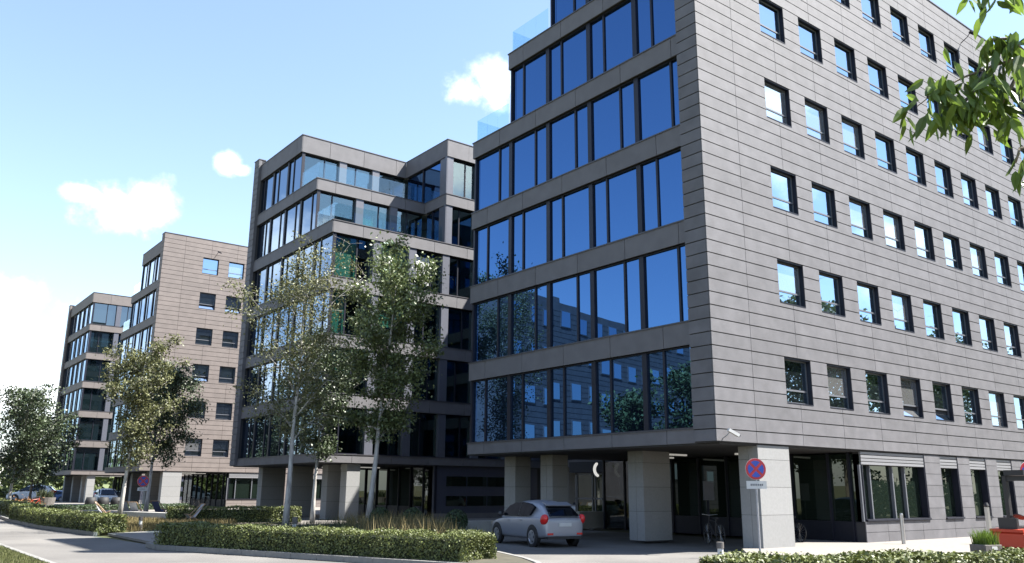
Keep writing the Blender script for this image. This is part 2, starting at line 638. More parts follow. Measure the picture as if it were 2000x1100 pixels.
def kerb(name, pts, w=.14, z0=-.12, z1=.02, seg=1.0):
    """kerb stones laid end to end along a line"""
    root = thing(name, KL[name], 'kerb')
    k = 0
    for (a, b) in zip(pts[:-1], pts[1:]):
        a, b = Vector((*a, 0)), Vector((*b, 0))
        ln = (b - a).length
        n = max(1, round(ln / seg))
        ang = math.atan2(b.y - a.y, b.x - a.x)
        for i in range(n):
            key = (name, round(ln / n, 3))
            if key not in _shared:
                _shared[key] = MB().box(.006, ln / n - .006, -w / 2, w / 2, z0, z1).mesh('kerb_stone', M['kerb'])
            p = a + (b - a) * (i / n)
            link('kerb_stone', _shared[key], root, (p.x, p.y, 0), (0, 0, ang))
            k += 1
    return root


KL = {'hedge_kerb': 'stone kerb along the road in front of the clipped low hedges',
      'verge_kerb': 'pale kerb at the edge of the sunlit grass verge at the bottom left',
      'pavement_kerb': 'kerb between the dark driveway and the sunlit pale pavement by the sign'}
kerb('hedge_kerb', [(-6.2, 3.2), (-7.0, 0.9), (-7.7, -.55), (-8.5, -.95), (-9.3, .2), (-13.35, 11.0), (-13.25, 12.4)])
kerb('hedge_kerb', [(-13.1, 20.2), (-13.75, 28), (-13.6, 38), (-12.8, 52)])['label'] = 'stone kerb along the far hedge beyond the footpath opening'
kerb('verge_kerb', [(-17.2, -8), (-17.2, 15), (-17.1, 30), (-16.8, 44)])
kerb('pavement_kerb', [(2.4, -5.8), (-.5, -4.0), (-.55, -1.15)], z1=0.0)
# verge and planting beds
struct('grass_verge', MB().prism([(-40, -12), (-17.27, -12), (-17.27, 15), (-17.17, 30), (-16.87, 45), (-16.2, 75), (-40, 90)], 'z', -.13, .0), M['lawn'])
bed1 = [(-13.2, 11.4), (-9.2, .3), (-8.45, -.8), (-7.8, -.4), (-7.1, 1.0), (-6.3, 3.3), (-4.6, 6.6), (-2.4, 10.6), (-.3, 13.6), (-.4, 17.6), (-1.4, 17.6), (-8, 13.9), (-12.8, 12.3)]
struct('planting_bed', MB().prism(bed1, 'z', -.11, .02), M['soil'])
bed0 = [(-13.0, 20.3), (-13.65, 28), (-13.5, 38), (-12.7, 52), (-11.4, 70), (-8.3, 70), (-8.3, 30), (-4.6, 25.4)]
struct('lawn', MB().prism(bed0, 'z', -.11, .0), M['lawn'])
bedr = [(-14, -14), (-10.8, -6.4), (-8.8, -6.6), (-3, -9.0), (3, -9.2), (11, -8.3), (34, -8.3), (34, -30), (-14, -30)]
bedr = [(-10.4, -7.6), (-5.2, -5.6), (2.2, -6.6), (10, -6.45), (34, -6.45), (34, -30), (-10.4, -30)]
struct('hedge_bed', MB().prism(bedr, 'z', -.11, .01), M['soil'])

# ------------------------------------------------------------------ office buildings
H = 3.5
zt = lambda k: 3.705 + H * k if k < 6 else 25.15
zb = lambda k: 3.21 if k == 0 else (2.90 + H * k if k < 6 else 23.90)
XW, PW, WW = 3.61, 2.568, 1.557
XC = -.2          # the panelled end wall stands proud of the window bands
XE = 33.0


def office(name, label, y0, mir, taupe=False, steps=True, near=False):
    B = thing(name, label, 'office building', (0, y0, 0))
    my = (lambda y: 42.06 - y) if mir else (lambda y: y)
    clad, band = (M['clad_b'], M['band_b']) if taupe else (M['clad'], M['band'])
    yN = [13.67, 13.67, 13.67, 13.67, 10.96, 8.15] if steps else [13.67] * 6
    XB = 8.135 if steps else 0.0

    def bx(nm, m, x0, x1, ya, yb_, z0, z1, par=None):
        if par is not None and par is not B:
            px, py, pz = par.location
            return sbox(nm, m, x0 - px, x1 - px, my(ya) - py, my(yb_) - py, z0 - pz, z1 - pz, par)
        return sbox(nm, m, x0, x1, my(ya), my(yb_), z0, z1, B)

    # --- dark core, floor slabs, roof, soffit
    core = MB()
    for k in range(6):
        z0, z1 = zt(k), zb(k + 1)
        dN = 3.2 if (mir and not taupe and k < 6) else .5
        core.box(.34, XE - .3, my(.4), my(yN[k] - dN) if XB else my(yN[k] - dN), z0 + .005, z1 - .005)
        if XB and yN[k] < 13.6:
            core.box(XB + (.34 if not mir else 2.5), XE - .3, my(yN[k] - dN + .01), my(13.67 - dN), z0 + .005, z1 - .005)
    obj('core', core, M['room'] if (mir and not taupe) else M['core'], B)
    sl = MB()
    for k in range(7):
        a, b = zb(k) + .02, zt(k) - .02
        n_ = yN[max(0, k - 1)]
        sl.box(.3, XE - .25, my(.3), my(n_ - .3), a, b)
        if XB and n_ < 13.6:
            sl.box(XB + .3, XE - .25, my(n_ - .3), my(13.37), a, b)
    obj('floor_slabs', sl, M['slab'], B)
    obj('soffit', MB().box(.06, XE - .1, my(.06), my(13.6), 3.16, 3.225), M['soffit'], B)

    # --- window bands of the street side (facing -x) with their panels
    def joints(a, b, first, pitch):
        js = [a]
        t = first
        while t < b - .25:
            if t > a + .25: js.append(t)
            t += pitch
        return js + [b]

    for k in range(7):
        n_ = yN[max(0, k - 1)]
        z0, z1 = zb(k), zt(k)
        js = joints(.87, n_, 1.3 if k in (2, 4) else 2.17, 2.57)
        for a, b in zip(js[:-1], js[1:]):
            bx('band_panel', band, 0, .05, a + .012, b - .012, z0, z1 - .05)
        bk = MB().box(.05, .32, my(.87), my(n_ - .05), z0 + .03, z1 - .05)
        js2 = joints(0.0, (XB if n_ < 13.6 else XE) if XB else XE, 1.32 if k in (3, 5) else 2.07, 2.62)
        for a, b in zip(js2[:-1], js2[1:]):
            bx('band_panel', band, a + (.012 if a > 0 else 0.05), b - .012, n_ - .05, n_, z0, z1 - .05)
        bk.box(.05, (XB if n_ < 13.6 else XE), my(n_ - .05), my(n_ - .32), z0 + .03, z1 - .05)
        cp = MB().box(-.03, .45, my(.87), my(n_ + .03), z1 - .05, z1)
        cp.box(.45, XB if (XB and n_ < 13.6) else XE, my(n_ - .42), my(n_ + .03), z1 - .05, z1)
        if XB and n_ < 13.6:
            js3 = joints(n_, 13.67, n_ + 2.7, 2.57)
            for a, b in zip(js3[:-1], js3[1:]):
                bx('band_panel', band, XB, XB + .05, a + .006, b - .006, z0, z1 - .05)
            js4 = joints(XB, XE, 9.91, 2.62)
            for a, b in zip(js4[:-1], js4[1:]):
                bx('band_panel', band, a + (.006 if a > XB else .05), b - .006, 13.62, 13.67, z0, z1 - .05)
            bk.box(XB + .05, XB + .32, my(n_), my(13.62), z0 + .03, z1 - .05)
            bk.box(XB + .32, XE, my(13.62), my(13.35), z0 + .03, z1 - .05)
            cp.box(XB - .03, XB + .4, my(n_ + .031), my(13.70), z1 - .05, z1)
            cp.box(XB + .4, XE, my(13.28), my(13.70), z1 - .05, z1)
        obj('band_backing', bk, M['back'], B)
        obj('coping', cp, M['coping'], B)

    # --- glazing of the street side
    T = [3.19 + 2.57 * i for i in range(-1, 5)]
    for k in range(6):
        z0, z1 = zt(k), zb(k + 1)
        end = yN[k] - .12
        th = [t for t in T if .9 < t < end - .3]
        tn = [t + (.87 if k % 2 else -.87) for t in T]
        tn = [t for t in tn if 1.0 < t < end - .3]
        for t in th:
            bx('mullion', M['metal'], .12, .34, t - .11, t + .11, z0, z1)
        for t in tn:
            bx('mullion', M['metal'], .15, .30, t - .045, t + .045, z0, z1)
        cuts = sorted([(.87, 0)] + [(t, .11) for t in th] + [(t, .045) for t in tn] + [(end, .03)])
        for (a, wa), (b, wb) in zip(cuts[:-1], cuts[1:]):
            bx('glass_pane', M['glass_w'] if near else M['glass_w2'], .20, .225, a + wa, b - wb, z0 + .03, z1 - .05)
        fr = MB().box(.13, .29, my(.87), my(end), z0, z0 + .03).box(.13, .29, my(.87), my(end), z1 - .05, z1)
        fr.box(.10, .30, my(end - .03), my(end + .06), z0, z1)
        obj('glazing_frame', fr, M['metal'], B)
        # --- the other long face (courtyard side): piers and windows
        segs = [(yN[k], .12, XB if yN[k] < 13.6 else XE)]
        if XB and yN[k] < 13.6: segs.append((13.67, XB, XE))
        for (yy, xa, xb) in segs:
            piers = [2.87 + 2.575 * i for i in range(-1, 12)]
            if xa > 5: bx('pier', M['pier'], XB, XB + .55, yy - .30, yy - .06, z0, z1)
            for i, p in enumerate(piers):
                q = p + .55
                if q <= xa + .5 and xa > 5: pass
                if p > xa + .3 and q < xb - .05:
                    bx('pier', M['pier'], p, q, yy - .30, yy - .06, z0, z1)
            edges = [(xa, xa + (.45 if xa > 5 else 0.05))] + [(p, p + .55) for p in piers if p > xa + .3 and p + .55 < xb - .05] + [(xb, xb)]
            for j, ((_, a), (b, _)) in enumerate(zip(edges[:-1], edges[1:])):
                if a > 14.5 and not near: continue
                if b - a < .25: continue
                mm = a + (b - a) * (.62 if (j + k) % 2 else .40)
                gm = M['glass_c'] if (mir and not taupe) else (M['glass_d'] if taupe else M['glass_w'])
                wn = bx('window', M['metal'], a, b, yy - .36, yy - .30, z0, z0 + .06)
                for (p, q) in ((a + .02, mm - .04), (mm + .04, b - .02)):
                    bx('pane', gm, p, q, yy - .345, yy - .325, z0 + .062, z1 - .062, wn)
                bx('mullion', M['metal'], mm - .04, mm + .04, yy - .38, yy - .28, z0 + .06, z1 - .06, wn)
                bx('frame', M['metal'], a, b, yy - .36, yy - .28, z1 - .06, z1, wn)
                if mir and not taupe and steps:
                    bl = {(3, 0): 1.0, (2, 0): 1.0, (3, 1): .75, (2, 1): .7, (3, 2): .82, (4, 1): .6, (1, 0): .5}.get((k, j))
                    if bl:
                        if (k, j) == (3, 2):
                            bx('blind_and_glare', M['white'], a + .1, mm - .12, yy - .318, yy - .312, z0 + .40, z1 - .42, wn)  # white sheet outside the pane, painted stand-in for its bright reflection
                        else:
                            bx('blind_and_glare', M['blind'], a + .08, mm + (.0 if j == 0 else b - mm - .1), yy - .50, yy - .47, z1 - .1 - bl * (z1 - z0 - .2), z1 - .1, wn)
        # courtyard recess face of the raised block
        if XB and yN[k] < 13.6:
            ya = yN[k]
            bx('pier', M['pier'], XB + .06, XB + .30, 13.67 - .95, 13.62, z0, z1)
            bx('glass_pane', M['glass_w'], XB + .2, XB + .225, ya, 13.67 - 1.0, z0 + .03, z1 - .05)
            mid = (ya + 12.6) / 2
            bx('mullion', M['metal'], XB + .12, XB + .3, mid - .06, mid + .06, z0, z1)
            # terrace slab top
    # --- roof surface
    rf = MB().box(.44, XE - .3, my(.3), my(yN[5] - .44), 24.7, 24.8)
    if XB: rf.box(XB + .42, XE - .3, my(yN[5] - .44), my(13.2), 24.71, 24.81)
    obj('roof', rf, M['roof'], B)
    if XB:
        tr = MB()
        for k in (4, 5):
            tr.box(.05, XB - .01, my(yN[k] - .3), my(yN[k - 1] - .06), zt(k) - .06, zt(k) - .052 + .01)
        obj('terrace_floor', tr, M['roof'], B)
        # glass balustrades of the terraces
        for k in (4, 5):
            a, b = yN[k] + .12, yN[k - 1] - .14
            z0, z1 = zt(k), zt(k) + 1.12
            rl = bx('balustrade', M['steel'], .10, .16, a, b, z0 - .002, z0 + .03)
            n = 3
            for i in range(n):
                p = a + (b - a) * i / n
                bx('pane', M['rail'], .12, .138, p + .01, p + (b - a) / n - .01, z0 + .03, z1, rl)
            rl = bx('balustrade', M['steel'], .12, XB - .1, b - .06, b, z0 - .0025, z0 + .03)
            n = 6
            for i in range(n):
                p = .14 + (XB - .3) * i / n
                bx('pane', M['rail'], p + .01, p + (XB - .3) / n - .01, b - .04, b - .022, z0 + .03, z1, rl)

    # --- the panelled end wall, facing away from the window bands
    th = .04
    rows = [(3.21, 6.22 - 6 * .4375)] + [(6.22 + .4375 * j, 6.22 + .4375 * (j + 1)) for j in range(-6, 44)]
    rows[-1] = (rows[-1][0], 25.56)
    jx = [XC, 1.82] + [4.39 + PW * i for i in range(12)]
    jx = [j for j in jx if j < XE] + [XE]
    wins = [(XW + PW * i, XW + PW * i + WW) for i in range(11)]
    wz = [(4.64 + H * k, 6.22 + H * k) for k in range(6)]
    gp = .009
    gz = .034
    pieces = []
    for (z0, z1) in rows:
        hit = None
        for (a, b) in wz:
            if z0 < b - .02 and z1 > a + .02:
                hit = (a, b)
        for i, (a, b) in enumerate(zip(jx[:-1], jx[1:])):
            if a == XC and not (hash((round(z0, 2))) % 9 in (0, 4)):
                pass
            lo, hi = a, b
            if hit is None:
                pieces.append([(lo + gp, z0 + gz), (hi - gp, z0 + gz), (hi - gp, z1), (lo + gp, z1)])
                continue
            l2, h2 = lo, hi
            for (wa, wb) in wins:
                if wa < hi and wb > hi: h2 = min(h2, wa)
                if wa < lo and wb > lo: l2 = max(l2, wb)
            if z0 >= hit[0] - .001:
                pieces.append([(l2 + (0 if l2 > lo else gp), z0 + gz), (h2 - (0 if h2 < hi else gp), z0 + gz), (h2 - (0 if h2 < hi else gp), z1), (l2 + (0 if l2 > lo else gp), z1)])
            else:
                zs = hit[0]
                p = [(lo + gp, z0 + gz), (hi - gp, z0 + gz), (hi - gp, zs)]
                if h2 < hi: p += [(h2, zs)]
                p += [(h2 if h2 < hi else hi - gp, z1), (l2 if l2 > lo else lo + gp, z1)]
                if l2 > lo: p += [(l2, zs)]
                p += [(lo + gp, zs)]
                q = [p[0]]
                for e in p[1:]:
                    if abs(e[0] - q[-1][0]) + abs(e[1] - q[-1][1]) > 1e-6: q.append(e)
                pieces.append(q)
    ex, ey, ez = EYE

    def dist(p):
        cx = sum(q[0] for q in p) / len(p); cz = sum(q[1] for q in p) / len(p)
        return (cx - ex) ** 2 + (my(0) + y0 - ey) ** 2 + (cz - ez) ** 2 + (0 if cz < 24 or cx > 14 else 400)
    pieces.sort(key=dist)
    rest = MB()
    for i, p in enumerate(pieces):
        ys = (my(-th), my(0))
        if i < 290 and not mir:
            x0, z0 = p[0]
            key = (taupe, tuple((round(a - x0, 3), round(b - z0, 3)) for a, b in p))
            if key not in _shared:
                _shared[key] = MB().prism([(a - x0, b - z0) for a, b in p], 'y', -th, 0).mesh('panel', clad)
            link('panel', _shared[key], B, (x0, 0, z0))
        else:
            rest.prism(p, 'y', *sorted(ys))
    r = obj('panel', rest, clad, B)
    r['kind'] = 'stuff'
    # wall backing with openings (built as strips)
    bk = MB()
    for k in range(6):
        a, b = wz[k]
        lo = 3.21 if k == 0 else wz[k - 1][1]
        bk.box(XC + .05, XE, my(.002), my(.3), lo, a)
        xs = XC + .05
        for (wa, wb) in wins:
            bk.box(xs, wa, my(.002), my(.3), a, b)
            xs = wb
        bk.box(xs, XE, my(.002), my(.3), a, b)
    bk.box(XC + .05, XE, my(.002), my(.3), wz[5][1], 25.53)
    bk.box(XC + .05, .3, my(.3), my(.86), 3.21, 25.53)
    obj('wall_backing', bk, M['back'], B)
    obj('coping', MB().box(XC - .03, XE, my(-.07), my(.34), 25.56, 25.62).box(XC - .03, .32, my(.34), my(.89), 25.56, 25.62), M['coping'], B)
    # the narrow return of that wall towards the street: one panel per row
    for (z0, z1) in rows:
        bx('corner_panel', clad, XC, XC + .05, -th + .042, .87, z0 + gz, z1)
    obj('corner_return', MB().box(XC + .05, .02, my(.868), my(.875), 3.21, 25.5), clad, B)
    # punched windows
    rv = MB()
    d = .19
    sgn = -1 if mir else 1
    rv.box(0, .025, -.012 * sgn, d * sgn, 0, 1.58).box(WW - .025, WW, -.012 * sgn, d * sgn, 0, 1.58)
    rv.box(.025, WW - .025, -.012 * sgn, d * sgn, 1.555, 1.58).box(.025, WW - .025, -.05 * sgn, d * sgn, 0, .03)
    rme = rv.mesh('window', M['metal'])
    fr = MB()
    y1_, y2_ = (d - .06) * sgn, d * sgn
    for (a, b, c, e) in ((.025, .06, .03, 1.55), (WW - .06, WW - .025, .03, 1.55), (.06, WW - .06, .03, .08), (.06, WW - .06, 1.51, 1.555), (.06, WW - .06, .46, .52)):
        fr.box(a, b, y1_, y2_, c, e)
    fme = fr.mesh('sash_frame', M['frame'])
    ya, yb_ = (d - .035) * sgn, (d - .02) * sgn
    pu = MB().box(.06, WW - .06, ya, yb_, .52, 1.51).mesh('pane', M['glass_s'])
    pl = MB().box(.06, WW - .06, ya, yb_, .08, .46).mesh('pane', M['glass_s'])
    pub = MB().box(.06, WW - .06, ya, yb_, .52, 1.51).mesh('pane', M['glass_b'])
    plb = MB().box(.06, WW - .06, ya, yb_, .08, .46).mesh('pane', M['glass_b'])
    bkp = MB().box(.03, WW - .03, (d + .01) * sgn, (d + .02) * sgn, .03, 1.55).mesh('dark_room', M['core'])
    for k in range(6):
        for i, (wa, wb) in enumerate(wins):
            if mir and (i > 2): continue
            if taupe and i > 5: continue
            w = link('window', rme, B, (wa, my(0), wz[k][0]))
            link('sash_frame', fme, w)
            bv = random.random()
            link('pane', pub if bv < .22 else pu, w)
            link('dark_room', bkp, w)
            lp = link('pane', plb if bv < .08 else pl, w)
            if near and (k, i) in ((0, 3), (0, 4), (4, 6)) or (taupe and (k, i) in ((4, 0), (4, 1), (2, 0))):
                w['label'] = 'window with its lower sash tilted open'
                lp.rotation_euler = (-.5 * sgn, 0, 0)
                lp.location = (0, -.10 * sgn, .06)

    # --- ground floor: pillars and the closed block
    for (a, nn) in ((0.02, 'y'), (5.09, ''), (10.21, ''), (12.70, '')):
        pa, pb = (1.9, 3.59) if a < 1 else ((1.9, 3.35) if a < 6 else (1.9, 2.75))
        pl_ = MB().box(pa + .04, pb - .04, my(a + .04), my(a + .73), -.05, 3.2)
        po = obj('pillar', pl_, M['back'], B)
        for (z0, z1) in ((-.03, .99), (1.0, 1.86), (1.87, 2.73), (2.74, 3.19)):
            ym = a + .38
            bx('pillar_panel', M['pillar'], pa, pb, a, a + .04, z0, z1, po)
            bx('pillar_panel', M['pillar'], pa, pb, a + .73, a + .77, z0, z1, po)
            bx('pillar_panel', M['pillar'], pa, pa + .039, a + .041, ym - .006, z0, z1, po)
            bx('pillar_panel', M['pillar'], pa, pa + .039, ym + .006, a + .729, z0, z1, po)
            bx('pillar_panel', M['pillar'], pb - .039, pb, a + .041, a + .729, z0, z1, po)
    GX = 7.9
    # south or street front of the ground floor, flush with the panel wall
    gwin = [(GX + .1, 12.6)] + [(13.87 + 2.57 * i, 15.37 + 2.57 * i) for i in range(7)]
    gb = MB()
    gb.box(GX + .05, XE, my(.042), my(.4), -.05, .66)
    xs = GX + .05
    for i, (a, b) in enumerate(gwin):
        if i: gb.box(xs, a, my(.042), my(.4), .66, 3.21)
        xs = b
    gb.box(xs, XE, my(.042), my(.4), .66, 3.21)
    obj('wall_backing', gb, M['back'], B)
    for (z0, z1) in ((-.03, .32), (.335, .70)):
        jj = [GX, 9.4] + [9.4 + 2.57 * i for i in range(1, 9)] + [XE]
        for a, b in zip(jj[:-1], jj[1:]):
            bx('panel', clad, a + gp, b - gp, 0, .04, z0, z1)
    for i in range(len(gwin)):
        a = gwin[i][1]; b = gwin[i + 1][0] if i + 1 < len(gwin) else XE
        z = .715
        while z < 3.15:
            bx('panel', clad, a + gp, b - gp, 0, .04, z, min(z + .423, 3.2))
            z += .4375
    for i, (a, b) in enumerate(gwin):
        sh = bx('shutter_box', M['dark'], a, b, .12, .35, 2.70, 3.2)
        for s_ in range(4):
            z = 2.72 + .12 * s_
            bx('slat', M['louvre'], a + .01, b - .01, .03, .11, z, z + .095, sh)
        wn = bx('window', M['metal'], a, b, -.05, .35, .715, .78)
        bx('jamb', M['metal'], b - .06, b, .02, .35, .78, 2.70, wn)
        bx('jamb', M['metal'], a, a + .06, .02, .35, .78, 2.70, wn)
        xs = [a + .06, a + .75, a + 2.35, a + 3.25, b - .06] if i == 0 else [a + .06, b - .06]
        for p, q in zip(xs[:-1], xs[1:]):
            bx('pane', M['glass_g'], p + .03, q - .03, .27, .29, .80, 2.70, wn)
        for p in xs[1:-1]:
            bx('mullion', M['frame'], p - .035, p + .035, .15, .30, .78, 2.70, wn)
    gc = MB().box(GX + .45, XE - .3, my(.42), my(10.6), -.05, 3.15).box(12.5, XE - .3, my(10.6), my(13.4), -.05, 3.15)
    obj('ground_floor_core', gc, M['core'], B)
    # west front of the ground floor: dark glazing under the overhang
    ys = [.05, .5, 1.35, 2.95, 4.5, 6.1, 7.6, 9.1, 10.6]
    for a, b in zip(ys[:-1], ys[1:]):
        bx('glass_pane', M['glass_g'], GX + .1, GX + .12, a + .04, b - .04, .70, 3.1)
        bx('mullion', M['metal'], GX, GX + .2, b - .04, b + .04, -.04, 3.18)
        bx('base_panel', M['metal'], GX + .06, GX + .16, a + .04, b - .04, -.04, .69)
    bx('corner_post', M['frame'], GX - .01, GX + .09, .05, .13, .7, 2.7)
    # lobby: clear glass on the street side and on the courtyard side
    ys = [10.64, 12.1, 13.5]
    for a, b in zip(ys[:-1], ys[1:]):
        bx('glass_pane', M['lobby'], GX + .1, GX + .12, a + .04, b - .04, .02, 3.1)
        bx('mullion', M['metal'], GX + .04, GX + .18, b - .035, b + .035, -.04, 3.18)
    if mir:
        # closed courtyard front with two long dark window strips
        fr = bx('service_front', M['navy'], GX, 16.2, 13.3, 13.5, -.04, 3.18)
        for (z0, z1) in ((.75, 1.35), (1.95, 2.55)):
            for i in range(4):
                bx('strip_window', M['glass_g'], GX + .9 + 1.6 * i, GX + 2.42 + 1.6 * i, 13.5, 13.53, z0, z1, fr)
        bx('plinth', M['band'], GX, 16.2, 13.5, 13.56, -.04, .3, fr)
    else:
        xs = [GX + .1, 9.6, 11.2, 12.5]
        for a, b in zip(xs[:-1], xs[1:]):
            bx('glass_pane', M['lobby'], a + .04, b - .04, 13.48, 13.5, .02, 3.1)
            bx('mullion', M['metal'], b - .035, b + .035, 13.42, 13.56, -.04, 3.18)
    # strip lamps below the soffit
    for i in range(4):
        bx('strip_lamp', M['lamp'], 3.9 + (i % 2) * 1.7, 5.3 + (i % 2) * 1.7, 1.5 + 2.2 * i, 1.6 + 2.2 * i, 3.09, 3.155)
    return B


b1 = office('office_building', 'nearest grey office building with a long panelled wall and blue glazed window bands', 0, False, near=True)
b2 = office('office_building', 'middle grey office building with stepped glass terraces behind the pale barked trees', 0, True)
b3 = office('office_building', 'taupe office building with plain panelled end wall and small square windows beyond the stepped one', 64.8, False, taupe=True)
b4 = office('office_building', 'farthest office building at the left with glazed corner and dark side wall', 66.4, True, taupe=True, steps=False)
for o in (b1, b2, b3, b4):
    o['group'] = 'office buildings along the road'

# wing that joins the two nearer buildings at the back of the courtyard
wing = thing('rear_wing', 'grey rear wing closing the courtyard between the two nearer office buildings', 'building wing', (0, 0, 0))
wc = MB()
for k in range(7):
    wc.box(16.6, 28, 13.72, 28.34, zb(k), zt(k))
obj('floor_bands', wc, M['band'], wing)
obj('glazing', MB().box(16.9, 27.7, 13.75, 28.3, 3.7, 24), M['glass_w'], wing)
for y in (15.0, 21, 26.5):
    obj('pillar', MB().box(17.2, 17.9, y, y + .7, -.05, 3.2), M['pillar'], wing)

# building on the far side of the road, seen only mirrored in the blue glazing
opp = thing('apartment_block', 'long panelled block across the road, seen mirrored in the lower blue glazing', 'building', (-18.9, 37.2, 0), math.pi - .23)
obj('wall', MB().box(0, 34, -12, 0, -.1, 18.0).box(4, 12, -9, -2, 18, 19.2), M['clad'], opp)
ow = MB().box(0, 1.5, .0, .06, 0, 1.55).mesh('window', M['frame'])
ow2 = MB().box(.08, 1.42, .061, .075, .08, 1.47).mesh('pane', M['glass_s'])
jm = MB().box(0, 34, .0, .012, 0, .02).mesh('joint', M['back'])
for k in range(5):
    for i in range(12):
        w = link('window', ow, opp, (1.2 + 2.7 * i, 0, 2.6 + 3.3 * k))
        link('pane', ow2, w)
for j in range(36):
    link('joint', jm, opp, (0, 0, .4 + .48 * j))

# small fittings on the walls
c = thing('security_camera', 'white security camera on a bracket at the bottom corner of the panelled wall', 'camera', (.1, -.04, 3.32))
obj('bracket', MB().tube([(0, 0, 0), (-.02, -.25, .12), (.02, -.42, .28)], .03, 8), M['galv'], c)
c.scale = (.62, .62, .62)
hs = MB().box(-.09, .55, -.09, .09, -.07, .08)
obj('housing', hs, M['white'], c, (.0, -.45, .36), rot=(0, .45, -.35))
obj('lens_hood', MB().box(.55, .60, -.07, .07, -.05, .06), M['dark'], c, (.0, -.45, .36), rot=(0, .45, -.35))


def wall_lamp(loc, label):
    r = thing('wall_lamp', label, 'lamp', loc, 0, 'flood lamps high on the panelled walls')
    r.scale = (.62, .62, .62)
    obj('arm', MB().tube([(0, 0, 0), (.1, -.5, .35), (.25, -.75, .75)], .035, 8), M['metal'], r)
    obj('head', MB().box(-.12, .45, -.16, .16, -.07, .07), M['metal'], r, (.3, -.8, .78), rot=(0, .35, -.5))
    return r


wall_lamp((21.0, -.04, 24.3), 'dark flood lamp on an arm below the roof edge of the nearest wall')
wall_lamp((4.7, 64.76, 23.9), 'dark flood lamp on an arm above the top windows of the taupe wall')

cr = MB()
pts = [(0, .30 * math.cos(a), .38 * math.sin(a)) for a in np.linspace(math.radians(95), math.radians(265), 16)]
pts = [(0, .42 * math.cos(a), .42 * math.sin(a)) for a in np.linspace(math.radians(-70), math.radians(60), 16)]
cr.tube([(x, y, z * .8) for x, y, z in pts], [.03] + [.07] * 14 + [.03], 8)
tag(obj('crescent_sign', cr, M['crescent'], None, (7.3, 13.0, 2.72)), 'white crescent shaped sign hanging above the dark entrance under the building', 'sign')

# entrance door set beside the lobby
dr = thing('entrance_door', 'dark framed glass entrance doors below the white crescent', 'door', (8.6, 14.2, 0))
fr = MB()
for y in (0, .55, .75, 1.9, 2.0):
    fr.box(0, .1, y, y + .07, -.02, 2.6)
fr.box(0, .1, 0, 2.07, 2.5, 2.6).box(0, .1, 0, 2.07, 1.3, 1.38)
obj('frame', fr, M['frame'], dr)
obj('pane', MB().box(.04, .055, .07, 2.0, 0, 2.5), M['glass_g'], dr)
obj('canopy', MB().box(-.2, 2.2, -.2, 2.3, 2.62, 3.15), M['core'], dr)

